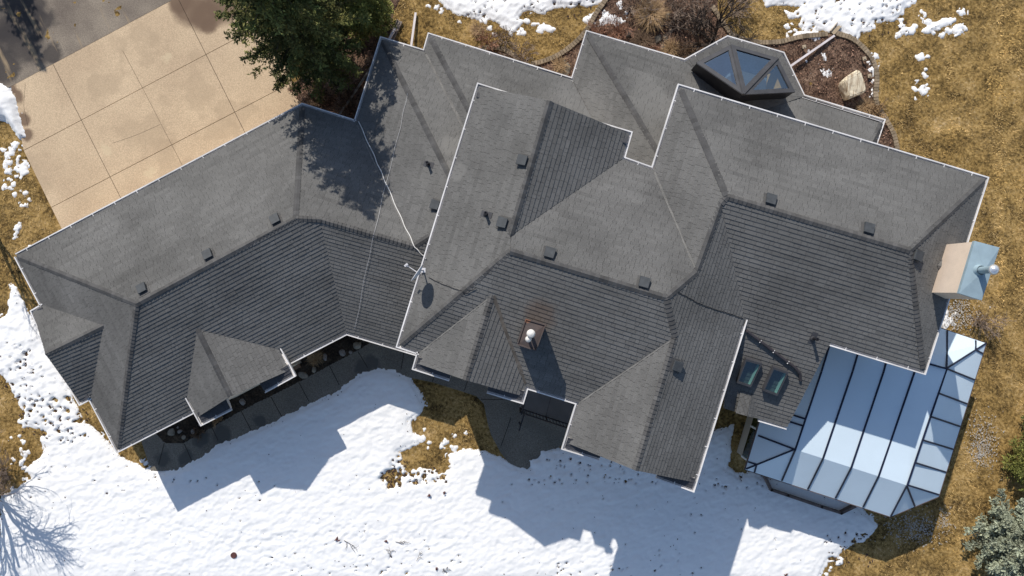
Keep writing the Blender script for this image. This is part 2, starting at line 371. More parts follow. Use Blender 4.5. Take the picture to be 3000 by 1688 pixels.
# worn granule lines along the valleys
M['valley'] = mat('worn_valley', (0.178, 0.172, 0.162), 0.95, 0.2, 2, 0.2, 40); M['valley_brown'] = mat('stained_valley', (0.118, 0.104, 0.090), 0.95, 0.3, 2.5, 0.2, 40)
def valley(a, b, f1, f2, parent, m='valley', w1=.07, w2=.05):
    mb = MB(); k = 14
    for fn, wd in ((f1, w1), (f2, w2)):
        n = fnormal(fn); c = sum(fpoly(fn), Vector()) / len(FC[fn]); pts = []
        for i in range(k + 1):
            t = .02 + .96 * i / k; p = on_plane(fn, V[a][0] + (V[b][0] - V[a][0]) * t, V[a][1] + (V[b][1] - V[a][1]) * t, .024)
            d = on_plane(fn, V[b][0], V[b][1]) - on_plane(fn, V[a][0], V[a][1]); sdir = n.cross(d).normalized(); sdir = sdir if sdir.dot(c - p) > 0 else -sdir
            pts += [p, p + sdir * wd * random.uniform(.5, 1.3)]
        mb.add(pts, [(2 * i, 2 * i + 1, 2 * i + 3, 2 * i + 2) for i in range(k)])
    return mb.build('valley_strip', M[m], parent)
valley('U8', 'NV', 'NB', 'WC', roof_w, w1=.035, w2=.03); valley('G5', 'V2', 'W3f', 'N3', roof_lo, w1=.06, w2=.04); valley('GT', 'U3', 'T1', 'S3', roof_w, w1=.05, w2=.03); valley('HR', 'U17', 'T3', 'S3', roof_w, w1=.045, w2=.02)
valley('GT', 'U18', 'T2', 'S3', roof_w, 'valley_brown', .06, .07); valley('G3', 'VV', 'N2', 'W2f', roof_lo, w1=.03, w2=.03)
# ------------------------------------------------------------------ gutters
def EV(n, dz=0.0):
    if isinstance(n, str): return P(V[n][0], V[n][1], V[n][2] + dz)
    return P(*n)
def gutter(pts, inside, hang=True, wdt=0.135, closed=False):
    """white trough along an eave line (U section) with its hanger straps; inside = a point on the house side"""
    pts = [EV(p) if not isinstance(p, Vector) else p for p in pts]; ins = EV(inside) if not isinstance(inside, Vector) else inside
    mb = MB(); n = len(pts); segs = []
    for i in range(n - 1):
        d = (pts[i + 1] - pts[i]); d.z = 0; d.normalize(); o = Vector((d.y, -d.x, 0)); segs.append((d, o))
    sgn = -1 if (ins - pts[0]).dot(segs[0][1]) > 0 else 1
    prof = [(-0.03, -0.015), (-0.03, -0.11), (wdt - 0.03, -0.11), (wdt - 0.03, 0.012), (wdt - 0.072, 0.012), (wdt - 0.072, -0.09), (-0.015, -0.09), (-0.015, -0.015)]
    rings = []
    for i in range(n):
        if i == 0: off = segs[0][1]
        elif i == n - 1: off = segs[-1][1]
        else:
            a, b = segs[i - 1][1], segs[i][1]; off = (a + b); off = off / max(0.3, off.dot(a)) if off.length > 1e-3 else a
        rings.append([pts[i] + off * sgn * x + Vector((0, 0, z)) for x, z in prof])
    k = len(prof)
    mb.add([q for r in rings for q in r], [(i * k + j, i * k + (j + 1) % k, (i + 1) * k + (j + 1) % k, (i + 1) * k + j) for i in range(n - 1) for j in range(k)]
           + [tuple(range(k)), tuple(range((n - 1) * k, n * k))])
    if hang:
        for i in range(n - 1):
            L = (pts[i + 1] - pts[i]).length; m = int(L / 0.95)
            for j in range(m):
                c = pts[i] + segs[i][0] * ((j + 0.5) * L / max(m, 1)) + segs[i][1] * sgn * (wdt / 2 - 0.045)
                mb.box(c + Vector((0, 0, 0.010)) + segs[i][1] * sgn * 0.02, 0.026, wdt + 0.0, 0.010, math.atan2(segs[i][0].y, segs[i][0].x))
    return mb.build('gutter', M['white'], house)
gutter(['G1', 'G2', 'G3'], 'R1' if V['R1'][2] else (500, 800, ZL))
gutter(['G3', 'G4', 'G5', 'G6', 'G7', 'G8', 'B1', 'B2', 'B3', 'B4', 'G9', 'G10'], (1250, 400, ZL))
gutter(['G1', (124, 895, ZL)], (300, 900, ZL))
gutter([(261, 1158, ZL), 'GSW', (573, 1201, ZL)], (400, 1200, ZL))
gutter([(848, 1060, ZL), 'GS2', 'GS3'], (900, 900, ZL))
gutter(['U3', 'U2', 'U1', (1508, 286, ZU)], (1300, 700, ZU))
gutter([(1743, 362, ZU), 'U6', 'U7', 'U8', 'U9', 'U10', 'U11', 'U12'], (1700, 450, ZU))
gutter(['U3', (1217, 1077, ZU), (1318, 1109, ZU)], (1300, 1050, ZU))
gutter([(1428, 1144, ZU), (1528, 1174, ZU), 'U18', 'U17', (1655, 1311, ZU), (1757, 1342, ZU)], (1450, 1100, ZU))
gutter([(1925, 1394, ZU), (2028, 1432, ZU), 'U15'], (1950, 1300, ZU))
zc = ZV['U13'] - 0.01
gutter([P(2306, 1251, zc), P(2224, 1227, zc)], P(2300, 1150, zc), hang=False)
gutter(['W2', 'W1', (122, 970, ZL)], (200, 950, ZL), hang=False)
gutter([(192, 1104, ZL), 'W3', 'W4'], (250, 1100, ZL), hang=False)
gutter(['D1', (591, 1239, ZD), (675, 1196, ZD)], (650, 1150, ZD))
gutter([(773, 1145, ZD), (857, 1099, ZD), 'D3'], (780, 1050, ZD))

# eave returns: little shingled ledges closing the foot of each gable rake
def eave_return(q, z, back, rise=0.10):
    """q: front edge corner pair on the photo at height z, back: pair behind"""
    a, b = P(*q[0], z - 0.02), P(*q[1], z - 0.02); c, d = P(*back[1], z + rise), P(*back[0], z + rise)
    mb = MB(); shingle_face(mb, [a, b, c, d], 0.12, 0.22)
    mb.prism([a, b, c, d], z - 0.16, [a.z - 0.01, b.z - 0.01, c.z - 0.01, d.z - 0.01], 2, top=False)
    return mb.build('eave_return', [M['frame'], M['underlay'], M['white']], house, tone=True)  # shingle tops take the dark frame colour: shade under the rake painted in
eave_return([(1217, 1077), (1318, 1109)], ZU, [(1226, 1046), (1326, 1080)])
eave_return([(1428, 1144), (1528, 1174)], ZU, [(1436, 1116), (1536, 1146)])
eave_return([(1655, 1311), (1757, 1342)], ZU, [(1664, 1282), (1766, 1312)])
eave_return([(1925, 1394), (2028, 1432)], ZU, [(1934, 1364), (2037, 1402)])
eave_return([(591, 1239), (675, 1196)], ZD, [(577, 1210), (660, 1167)])
eave_return([(773, 1145), (857, 1099)], ZD, [(758, 1116), (842, 1070)])
eave_return([(97, 914), (122, 970)], ZL, [(124, 900), (148, 956)])
eave_return([(192, 1104), (235, 1179)], ZL, [(218, 1090), (262, 1164)])
eave_return([(1404, 254), (1508, 286)], ZU, [(1395, 284), (1498, 316)])
eave_return([(1743, 362), (1843, 391)], ZU, [(1735, 390), (1836, 420)])

# ------------------------------------------------------------------ walls
def inset(pts, d):
    n = len(pts); ar = sum(pts[i].x * pts[(i + 1) % n].y - pts[(i + 1) % n].x * pts[i].y for i in range(n)); sg = 1 if ar > 0 else -1; out = []
    for i in range(n):
        a = (pts[i] - pts[i - 1]); b = (pts[(i + 1) % n] - pts[i]); a.z = b.z = 0; a.normalize(); b.normalize()
        na = Vector((-a.y, a.x, 0)) * sg; nb = Vector((-b.y, b.x, 0)) * sg; m = na + nb
        m = m / max(0.35, m.dot(na)); out.append(pts[i] + m * d)
    return out
lowp = [EV(n) for n in ('G1', 'G2', 'G3', 'G4', 'G5', 'G6', 'G7', 'G8', 'B1', 'B2', 'B3', 'B4', 'G9', 'G10')] + [P(2000, 600, ZL), P(1330, 1000, ZL)] + [EV(n) for n in ('GS3', 'GS2', 'GSW')]
mb = MB(); mb.prism(inset(lowp, 0.45), 0.0, ZL - 0.115, top=False, bottom=False); mb.build('wall', M['wall'], house)
upp = [EV('U1'), P(1611, 318, ZU)] + [EV(n) for n in ('U6', 'U7', 'U8', 'U9', 'U10', 'U11', 'U12')] + [EV('U15')] + [P(2028, 1432, ZU), P(1655, 1311, ZU)] + [EV(n) for n in ('U17', 'U18')] + [P(1528, 1174, ZU), P(1217, 1077, ZU)] + [EV(n) for n in ('U3', 'U2')]
mb = MB(); mb.prism(inset(upp, 0.45), 0.0, ZU - 0.115, top=False, bottom=False); mb.build('wall', M['wall'], house)
def gable_wall(a, b, pk, z, zp, inn):
    a, b = P(*a, z), P(*b, z); k = Vector(((a.x + b.x) / 2, (a.y + b.y) / 2, zp)); i = Vector((inn[0], inn[1], 0))
    mb = MB(); q = [a + i - Vector((0, 0, .1)), b + i - Vector((0, 0, .1)), k + i]; q2 = [p + i.normalized() * 0.15 for p in q]
    mb.add(q + q2, [(0, 1, 2), (5, 4, 3), (0, 3, 4, 1), (1, 4, 5, 2), (2, 5, 3, 0)]); mb.build('gable_wall', M['wall'], house)
gable_wall((1217, 1077), (1528, 1174), None, ZU, ZV['P1'] - 0.15, (0.22, 0.62))
gable_wall((1655, 1311), (2028, 1432), None, ZU, ZV['GP'] - 0.15, (0.22, 0.62))
gable_wall((591, 1239), (857, 1099), None, ZD, ZV['DP'] - 0.15, (-0.3, 0.55))
gable_wall((97, 914), (235, 1179), None, ZL, ZV['WP'] - 0.15, (0.6, 0.3))
gable_wall((1404, 254), (1843, 391), None, ZU, ZV['LR0'] - 0.2, (-0.2, -0.6))
# lower wall below the catslide roof and the dormer front
q = [P(2140, 1180, 0), P(2236, 1208, 0), P(2290, 1222, 0), P(2380, 1000, 0), P(2200, 960, 0)]
zz = ZV['U13'] - 0.2
mb = MB(); mb.prism([P(2135, 1165, zz), P(2222, 1205, zz), P(2296, 1228, zz), P(2385, 1055, zz), P(2190, 1000, zz)], 0, [zz, zz, zz, zz + .6, zz + .6], top=False, bottom=False); mb.build('wall', M['wall'], house)
mb = MB(); mb.prism(inset([P(591, 1239, ZD), P(857, 1099, ZD), P(816, 1024, ZD), P(549, 1163, ZD)], 0.4), 0, ZD - .12, top=False, bottom=False); mb.build('wall', M['wall'], house)

# small saddle gable at the foot of the long south slope
a = on_plane('SC', 2203, 1154, 0.02); zr = a.z
pk = P(2188, 1219, zr); l0 = on_plane('SC', 2170, 1146, 0.03); l1 = P(2155, 1210, l0.z - 0.03); r1 = P(2224, 1227, ZV['U14'] + 0.01)
mb = MB(); shingle_face(mb, [l0, l1, pk, a], 0.15, 0.2); shingle_face(mb, [a, pk, r1], 0.15, 0.2)
mb.poly([l1, pk, r1], 2); mb.poly([l1 - Vector((0, 0, .02)), r1, P(2224, 1227, 0.5), P(2155, 1210, 0.5)], 2)
mb.build('saddle_roof', [M['shingle'], M['underlay'], M['wall']], house, tone=True)

# ------------------------------------------------------------------ roof vents, pipes
def frame_on(fn):
    n = fnormal(fn); u = Vector((0, 0, 1)).cross(n).normalized(); v = n.cross(u)
    if v.z < 0: v = -v; u = -u
    return Matrix((u, v, n)).transposed()
def roof_vent(px, py):
    fn, p = roof_at(px, py); T = frame_on(fn); s = 0.17
    mb = MB(); mb.box(p + T @ Vector((0, 0.02, 0.012)), 0.46, 0.50, 0.02, tilt=T)
    body = MB()
    # hood: base throat + wider sloping lid with drip edges
    body.box(p + T @ Vector((0, 0, 0.06)), 0.24, 0.24, 0.10, tilt=T)
    lid = [Vector((-s, -s, .085)), Vector((s, -s, .085)), Vector((s, s, .085)), Vector((-s, s, .085)), Vector((-s, -s, .17)), Vector((s, -s, .17)), Vector((s * .9, s, .13)), Vector((-s * .9, s, .13))]
    body.add([p + T @ q for q in lid], [(3, 2, 1, 0), (4, 5, 6, 7), (0, 1, 5, 4), (1, 2, 6, 5), (2, 3, 7, 6), (3, 0, 4, 7)])
    o = body.build('roof_vent', M['vent'], house); mb.build('flashing', M['cap'], o, tone=True)
for q in [(420, 848), (612, 749), (809, 646), (1534, 472), (1476, 654), (1279, 602), (1609, 744), (1885, 831), (1979, 1071), (2255, 588), (2541, 673), (2682, 748)]: roof_vent(*q)
def vent_pipe(px, py):
    fn, p = roof_at(px, py); T = frame_on(fn); mb = MB()
    mb.tube([p - Vector((0, 0, .05)), p + Vector((0, 0, .38))], [0.05, 0.05], 12); mb.lathe(p + Vector((0, 0, .38)), [(0.05, 0), (0.06, 0.0), (0.06, .03), (0.03, .03), (0.03, -0.1)], 12)
    o = mb.build('vent_pipe', M['black'], house)
    fl = MB(); fl.box(p + T @ Vector((0, 0.03, 0.016)), 0.20, 0.44, 0.016, tilt=T); fl.lathe(p + Vector((0, 0, .02)), [(0.10, -0.02), (0.055, .10)], 12); fl.build('flashing', M['frame'], o)
for q in [(1255, 482), (1424, 628), (2380, 992)]: vent_pipe(*q)

# ------------------------------------------------------------------ chimneys
def quad_box(name, base, zb, top, zt, mats, parent):
    mb = MB(); vs = [P(*q, z) for q, z in zip(base, zb)] + [P(*q, zt) for q in top]
    mb.add(vs, [(0, 1, 5, 4), (1, 2, 6, 5), (2, 3, 7, 6), (3, 0, 4, 7), (4, 5, 6, 7)], 0); return mb.build(name, mats, parent)
ZT = 7.8
tp = [(1541, 937), (1597, 953), (1570, 1027), (1517, 1009)]
xy = [P(*q, ZT) for q in tp]
mb = MB(); mb.prism([q for q in xy], 6.0, ZT - 0.06, 0, top=False, bottom=False)
chase = mb.build('chimney_chase', M['rust'], house); chase['label'] = 'rusty metal-clad chimney on the south slope'
mb = MB(); c0 = sum(xy, Vector()) / 4; ov = [c0 + (q - c0) * 1.06 for q in xy]
vs_ = [Vector((q.x, q.y, ZT - .09)) for q in ov] + [Vector((q.x, q.y, ZT - .0)) for q in ov] + [c0 + (q - c0) * 0.93 + Vector((0, 0, -.0)) for q in ov] + [c0 + (q - c0) * 0.90 + Vector((0, 0, -.05)) for q in ov] + [c0 + Vector((0, 0, .02))]
fs = [(i, (i + 1) % 4, 4 + (i + 1) % 4, 4 + i) for i in range(4)] + [(4 + i, 4 + (i + 1) % 4, 8 + (i + 1) % 4, 8 + i) for i in range(4)] + [(8 + i, 8 + (i + 1) % 4, 12 + (i + 1) % 4, 12 + i) for i in range(4)] + [(12 + i, 12 + (i + 1) % 4, 16) for i in range(4)]
mb.add(vs_, fs); mb.build('cap', M['rust'], chase)
for (px, py, r) in ((1555.5, 978, 0.135), (1548, 994, 0.10)):
    zt = ZT + (0.55 if r > .12 else 0.42); p = P(px, py, zt); mb = MB()
    mb.tube([(p.x, p.y, ZT - 0.03), (p.x, p.y, zt - 0.06)], 0.06 if r > .12 else 0.045, 12)
    mb.lathe(p, [(r * .95, -.06), (r, -.05), (r, -0.03), (r * .7, 0.035), (r * .3, .06), (0.001, .068)], 20)
    mb.build('flue_cap', mat('pale_flue', (0.78, 0.75, 0.70), 0.4, 0.05), chase, smooth=False)
def merge_rust(): pass
add_stain_or_shade(M['shingle'], tuple(on_plane('S3', 1585, 925)), 0.55, (0.135, 0.085, 0.058), 0.4)
add_stain_or_shade(M['rust'], tuple(P(1545, 938, ZT)), 0.11, (0.27, 0.115, 0.06), 0.7, 0.5)

for px, py, r, st in ((1322, 425, .45, .55), (1345, 500, .35, .5), (1700, 330, .9, .3), (1905, 280, .9, .38), (1880, 380, .8, .25), (2310, 340, .7, .35), (1240, 520, .5, .2), (600, 520, 1.4, .18), (2300, 640, 1.5, .15)):
    add_stain_or_shade(M['shingle'], tuple(roof_at(px, py)[1]), r, (0.205, 0.20, 0.19), st, 1.1)
for px, py, r, st in ((1800, 190, .7, .35), (1450, 320, .6, .25), (2080, 330, .9, .25), (700, 800, 1.2, .2), (2300, 900, 1.0, .22), (1300, 950, .7, .2)):
    add_stain_or_shade(M['shingle'], tuple(roof_at(px, py)[1]), r, (0.075, 0.074, 0.073), st, 1.1)
# stucco chimney at the east end: stack through the eave, metal-topped
ZS = 7.75
tp = [(2857, 708), (2928, 727), (2877, 878), (2812, 858)]
xy = [P(*q, ZS) for q in tp]; c0 = sum(xy, Vector()) / 4
mb = MB(); mb.prism(xy, 0.0, ZS - 0.10, top=False, bottom=False); stack = mb.build('chimney', M['stucco'], house); stack['label'] = 'stuccoed chimney with a galvanised top beside the lawn'
mb = MB(); ov = [c0 + (q - c0) * 1.025 for q in xy]
mb.prism(ov, ZS - 0.13, ZS - 0.015, bottom=True, top=False); e1 = [Vector((q.x, q.y, ZS - .015)) for q in ov]
ca = c0 + (xy[1] - xy[0]) * 0.12 + Vector((0, 0, .07))
for i in range(4): mb.poly([e1[i], e1[(i + 1) % 4], ca])
mb.build('cap', M['galv'], stack)
f0 = P(2868, 792, ZS + .02); mb = MB(); f0 = Vector((f0.x, f0.y, ZS - .02))
mb.lathe(f0, [(0.20, 0.03), (0.145, 0.12), (0.145, 0.16)], 20); mb.lathe(f0, [(0.115, .1), (0.115, 0.62), (0.125, .64), (0.10, .64), (0.10, .70)], 20)
fl = mb.build('flue', M['galv'], stack, smooth=True)
mb = MB(); mb.lathe(f0 + Vector((0, 0, .70)), [(0.09, 0), (0.165, 0.01), (0.165, 0.05), (0.11, .11), (0.04, .15), (0.001, .155)], 20)
mb.build('flue_cap', mat('bright_metal', (0.72, 0.74, 0.78), 0.25, 0.04, metal=0.6), stack, smooth=True)
# shingled saddle behind it
b0 = on_plane('EaC', 2745, 778, 0.03); wv = (xy[3] - xy[0]).normalized(); back = on_plane('EaC', 2792, 723, .03); back2 = on_plane('EaC', 2762, 822, .03)
rk = on_plane('EaC', 2786, 790); rk.z = b0.z
mb = MB(); shingle_face(mb, [b0, rk, back], 0.14, 0.25); shingle_face(mb, [b0, back2, rk], 0.14, 0.25); mb.build('saddle_roof', [M['shingle'], M['underlay']], house, tone=True)

# ------------------------------------------------------------------ skylights
M['well'] = mat('skylight_well', (0.50, 0.62, 0.52), 0.8, 0.05)
M['glass2'] = glass('skylight_glass', (0.50, 0.66, 0.68), 0.14)
def skylight(c):
    cen = (sum(q[0] for q in c) / 4, sum(q[1] for q in c) / 4); base = [on_plane('SC', *q) for q in c]; n = fnormal('SC'); ctr = sum(base, Vector()) / 4
    top = [q + n * 0.22 for q in base]; inn = [ctr + n * 0.22 + (q - ctr) * 0.84 for q in base]
    mb = MB(); mb.add([q - n * .05 for q in base] + top + inn + [q - n * 0.05 for q in inn],
        [(i, (i + 1) % 4, 4 + (i + 1) % 4, 4 + i) for i in range(4)] + [(4 + i, 4 + (i + 1) % 4, 8 + (i + 1) % 4, 8 + i) for i in range(4)] + [(8 + i, 8 + (i + 1) % 4, 12 + (i + 1) % 4, 12 + i) for i in range(4)])
    o = mb.build('skylight', M['frame'], house)
    mb = MB(); mb.add([q - n * .02 for q in inn], [(0, 1, 2, 3)]); mb.build('pane', M['glass2'], o)
    # light shaft walls below the pane
    lo = [Vector((q.x * 0.985, q.y, q.z - 0.75)) for q in inn]
    mb = MB(); mb.add([q - n * 0.05 for q in inn] + lo, [(i, (i + 1) % 4, 4 + (i + 1) % 4, 4 + i) for i in range(4)] + [(4, 5, 6, 7)]); mb.build('light_shaft', M['well'], o)
skylight([(2182, 1044), (2229, 1057), (2196, 1127), (2155, 1114)]); skylight([(2262, 1068), (2306, 1083), (2273, 1152), (2231, 1137)])

# glass lantern on the bay roof
zb = 3.45
LA = P(2177, 277, 4.35); L = [P(2041, 185, 3.75), P(2142, 133, 3.45), P(2277, 172, 3.45), P(2327, 270, 3.75)]
def rim(a, d): return Vector((a.x, a.y, d))
mb = MB(); ring = [L[0], L[1], L[2], L[3], LA]
mb.prism(ring, [2.9] * 5, [q.z for q in ring], top=False, bottom=False)
lant = mb.build('glass_lantern', M['black'], house)
tri = [(L[0], L[1], LA), (L[1], L[2], LA), (L[2], L[3], LA)]
fr = MB(); pan = []
for t in tri:
    n = (t[1] - t[0]).cross(t[2] - t[0]).normalized(); n = n if n.z > 0 else -n
    c = sum(t, Vector()) / 3
    # inset triangle by a constant frame width
    a, b, d = t; la, lb, ld = (b - d).length, (d - a).length, (a - b).length; per = la + lb + ld; inc = (a * la + b * lb + d * ld) / per
    rad = (b - a).cross(d - a).length / per; k = 1 - 0.15 / rad; inn = [inc + (q - inc) * k for q in t]
    fr.add([q + n * .03 for q in t] + [q + n * .03 for q in inn] + [q - n * .03 for q in inn], [(i, (i + 1) % 3, 3 + (i + 1) % 3, 3 + i) for i in range(3)] + [(3 + i, 3 + (i + 1) % 3, 6 + (i + 1) % 3, 6 + i) for i in range(3)])
    pan.append([q - n * .005 for q in inn])
for a, b in ((L[1], LA), (L[2], LA)): fr.tube([a + Vector((0, 0, .03)), b + Vector((0, 0, .03))], 0.055, 6)
for a, b in zip(ring, ring[1:] + ring[:1]): fr.tube([a, b], 0.035, 6)
fr.build('frame', M['frame'], lant)
for q in pan:
    mb = MB(); mb.poly(q); mb.build('pane', M['glass'], lant)
# what shows through the panes: pale room floor, a timber wall panel
M['room'] = mat('room_floor', (0.10, 0.15, 0.19), 0.5, 0.35, 1.6, 0.2, 12, col2=(0.40, 0.46, 0.50))
M['timber'] = mat('orange_timber', (0.78, 0.42, 0.11), 0.6, 0.15, 4)
mb = MB(); fl_ = [c_ for c_ in ([q + (sum(ring, Vector()) / 5 - q) * 0.06 for q in ring])]
mb.poly([Vector((q.x, q.y, 3.02)) for q in fl_]); mb.build('room_floor', M['room'], lant)
mb = MB(); a = P(2281, 200, 3.2); b = P(2304, 258, 3.2); c_ = P(2246, 262, 3.2); d_ = P(2250, 218, 3.2)
mb.prism([c_, b, a, d_], 3.1, [3.14, 3.3, 3.26, 3.14]); mb.build('timber_panel', M['timber'], lant)

# ------------------------------------------------------------------ balcony over the front door, black downspout
ZB = 3.3
q = [P(1541, 1135, ZB), P(1694, 1182, ZB), P(1674, 1250, ZB), P(1522, 1200, ZB)]
q[0] = P(1548, 1100, ZB); q[1] = P(1700, 1150, ZB)
mb = MB(); mb.prism(q, ZB - 0.25, ZB); balc = mb.build('balcony', M['deck'], house)
rl = MB(); top = [v + Vector((0, 0, 0.95)) for v in (q[3], q[2])]; mid = [v + Vector((0, 0, 0.12)) for v in (q[3], q[2])]
inw = (q[0] - q[3]).normalized() * 0.06
for e in (top, mid): rl.tube([v + inw for v in e], 0.028, 6)
m = 16
for i in range(m + 1):
    p = q[3].lerp(q[2], i / m) + inw; rl.tube([p, p + Vector((0, 0, .95))], 0.035 if i in (0, 8, m) else 0.014, 5)
for i in range(5):
    p = q[3].lerp(q[0], i / 9) + (q[2] - q[3]).normalized() * 0.06; rl.tube([p, p + Vector((0, 0, .95))], 0.016, 5)
rl.tube([top[0] + (q[2] - q[3]).normalized() * .06, top[0].lerp(q[0] + Vector((0, 0, .95)), 0.5) + (q[2] - q[3]).normalized() * .06], 0.025, 6)
rl.build('railing', M['black'], balc)
mb = MB(); a = q[0].lerp(q[1], .5); b = q[3].lerp(q[2], .5); mb.tube([a + Vector((0, 0, .002)), b + Vector((0, 0, .002))], 0.006, 4); mb.build('membrane_seam', M['joint'], balc)

M['brown'] = mat('dark_brown_metal', (0.045, 0.04, 0.045), 0.5, 0.15)
mb = MB(); pts = [P(2183, 962, ZU - .25), on_plane('SC', 2190, 972, .10)] + [on_plane('SC', 2190 + (2330 - 2190) * t, 972 + (1078 - 972) * t, .09) for t in (.25, .5, .75, 1)] + [on_plane('SC', 2344, 1096, .07), on_plane('SC', 2345, 1115, .05)]
mb.tube(pts, 0.055, 8); o = mb.build('downspout', M['brown'], house)
for t in (.27, .55, .85):
    mb = MB(); mb.box(on_plane('SC', 2190 + 140 * t, 972 + 106 * t, .125), 0.11, 0.025, 0.03, R(52)); mb.build('strap', M['white'], o)

# ------------------------------------------------------------------ sunroom
sun = empty('sunroom', P(2500, 1250, 0), 'sunroom with pale blue panel roof and navy glazing bars beside the snow', 'sunroom')
SV = {'a': (2184, 1376, 2.2), 'b': (2609, 1514, 2.2), 'c': (2750, 1455, 2.2), 'd': (2889, 1006, 2.2), 'e': (2756, 962, 2.2), 'nl': (2329, 1317, 3.15), 'nr': (2656, 1422, 3.15), 'tr': (2772, 1080, 3.2),
      't2': (2700, 1050, 3.25), 't1': (2446, 968, 3.3), 'f': (2302, 985, 2.2), 'e2': (2690, 940, 2.2)}
SF = {'roof_centre': 'nl nr tr t2 t1', 'roof_front': 'a b nr nl', 'roof_west': 'f a nl t1', 'roof_east': 'c d tr nr', 'roof_corner': 'b c nr', 'roof_north': 'd e e2 t2 tr'}
def splane(k):
    p = [P(*SV[n]) for n in SF[k].split()]; n = Vector(); 
    for i in range(len(p)): n += (p[i] - p[0]).cross(p[(i + 1) % len(p)] - p[0])
    n.normalize(); n = n if n.z > 0 else -n; return sum(p, Vector()) / len(p), n
SP = {k: splane(k) for k in SF}
def s_at(px, py, lift=0.02):
    for k in SF:
        if inpoly(px, py, [SV[n][:2] for n in SF[k].split()]):
            c, n = SP[k]; o = Vector((0, 0, H)); d = P(px, py, 0) - o; t = (c - o).dot(n) / d.dot(n); return o + d * t + n * lift
    best = min(SV.values(), key=lambda v: (v[0] - px) ** 2 + (v[1] - py) ** 2); return P(px, py, best[2] + lift)
for k in SF:
    p = [P(*SV[n]) for n in SF[k].split()]; mb = MB(); c, n = SP[k]
    if (p[1] - p[0]).cross(p[2] - p[1]).z < 0: p = p[::-1]
    m = len(p); mb.add(p + [q - Vector((0, 0, .03)) for q in p], [tuple(range(m)), tuple(range(2 * m - 1, m - 1, -1))] + [(i, m + i, m + (i + 1) % m, (i + 1) % m) for i in range(m)])
    mb.build('roof_panel', M['panel'], sun)
for ln in [[(2437, 990), (2406, 1088), (2329, 1318), (2290, 1408)], [(2517, 1020), (2497, 1088), (2410, 1344), (2366, 1433)], [(2598, 1050), (2588, 1088), (2493, 1370), (2447, 1459)],
           [(2684, 1070), (2679, 1088), (2573, 1395), (2528, 1485)], [(2772, 1080), (2656, 1422), (2609, 1512)], [(2772, 1080), (2855, 1113)], [(2749, 1152), (2832, 1183)], [(2725, 1220), (2811, 1249)],
           [(2702, 1289), (2791, 1316)], [(2679, 1355), (2770, 1383)], [(2658, 1421), (2749, 1449)], [(2656, 1424), (2679, 1482)], [(2772, 1080), (2887, 1007)], [(2857, 998), (2857, 1026)], [(2857, 1026), (2880, 1036)],
           [(2774, 969), (2772, 1080)], [(2716, 1065), (2772, 1080)], [(2221, 1276), (2327, 1316)], [(2186, 1374), (2327, 1317)], [(2323, 1216), (2358, 1227)], [(2312, 1235), (2350, 1247)], [(2192, 1353), (2217, 1361)], [(2217, 1361), (2210, 1383)]]:
    pts = []
    for i in range(len(ln) - 1):
        for t in (0.001, 0.999): pts.append(s_at(ln[i][0] + (ln[i + 1][0] - ln[i][0]) * t, ln[i][1] + (ln[i + 1][1] - ln[i][1]) * t))
    mb = MB()
    for a, b in zip(pts[::2], pts[1::2]):
        d = (b - a).normalized(); sx = d.cross(Vector((0, 0, 1))).normalized() * 0.035; up = Vector((0, 0, .03))
        mb.add([a - sx, a + sx, b + sx, b - sx, a - sx * .8 + up, a + sx * .8 + up, b + sx * .8 + up, b - sx * .8 + up], [(4, 5, 6, 7), (0, 1, 5, 4), (1, 2, 6, 5), (2, 3, 7, 6), (3, 0, 4, 7)])
    mb.build('glazing_bar', M['bar'], sun)
ed = [P(*SV[k]) for k in ('f', 'a', 'b', 'c', 'd', 'e')]
mb = MB()
for a, b in zip(ed, ed[1:]):
    d = (b - a).normalized(); mb.box((a + b) / 2 + Vector((0, 0, -.05)), (b - a).length + .05, 0.06, 0.10, math.atan2(d.y, d.x))
mb.build('edge_trim', mat('brown_trim', (0.12, 0.085, 0.075), 0.5), sun)
iw = inset(ed + [P(2690, 900, 2.2), P(2330, 900, 2.2)], 0.28); mb = MB(); mb.prism(iw[:6], 0, 0.7, top=False, bottom=False); mb.build('knee_wall', M['wall'], sun)
for a, b in zip(iw[:5], iw[1:6]):
    nseg = max(1, int((b - a).length / 1.1))
    for i in range(nseg):
        p = a.lerp(b, i / nseg); mb = MB(); mb.box((p.x, p.y, 1.42), .07, .07, 1.44); mb.build('window_post', M['white'], sun)
mb = MB()
for a, b in zip(iw[:5], iw[1:6]): mb.add([(a.x, a.y, .7), (b.x, b.y, .7), (b.x, b.y, 2.12), (a.x, a.y, 2.12)], [(0, 1, 2, 3)])
mb.build('window_glass', M['glass2'], sun)

# ------------------------------------------------------------------ satellite dish + cables
dp = on_plane('LB', 1236, 800); base = P(1240, 792, ZU + .12)
dish = empty('satellite_dish', base, 'small grey satellite dish on a bent mast at the gutter of the middle roof', 'satellite dish')
M['dish'] = mat('dish_grey', (0.62, 0.61, 0.62), 0.5, 0.05)
dc = P(1223, 800, 6.75); ax = Vector((-0.82, 0.56, 0.14)).normalized()
mb = MB()
prof = [(0.001, -0.055)] + [(r, -0.055 + 0.085 * (r / .34) ** 2) for r in (.08, .16, .24, .30, .34)] + [(0.345, .035), (.34, .022), (.24, -0.03), (.1, -.068), (.001, -.07)]
mb.lathe(dc, prof, 28, axis=ax); mb.build('reflector', M['dish'], dish, smooth=True)
mb = MB(); mb.tube([dc - ax * .07, base + Vector((-.02, -.02, .5)), base + Vector((0.0, 0, 0.0)), base + Vector((.12, -0.05, -.05))], 0.026, 8); mb.box(base, .16, .16, .02); mb.build('mast', M['dish'], dish)
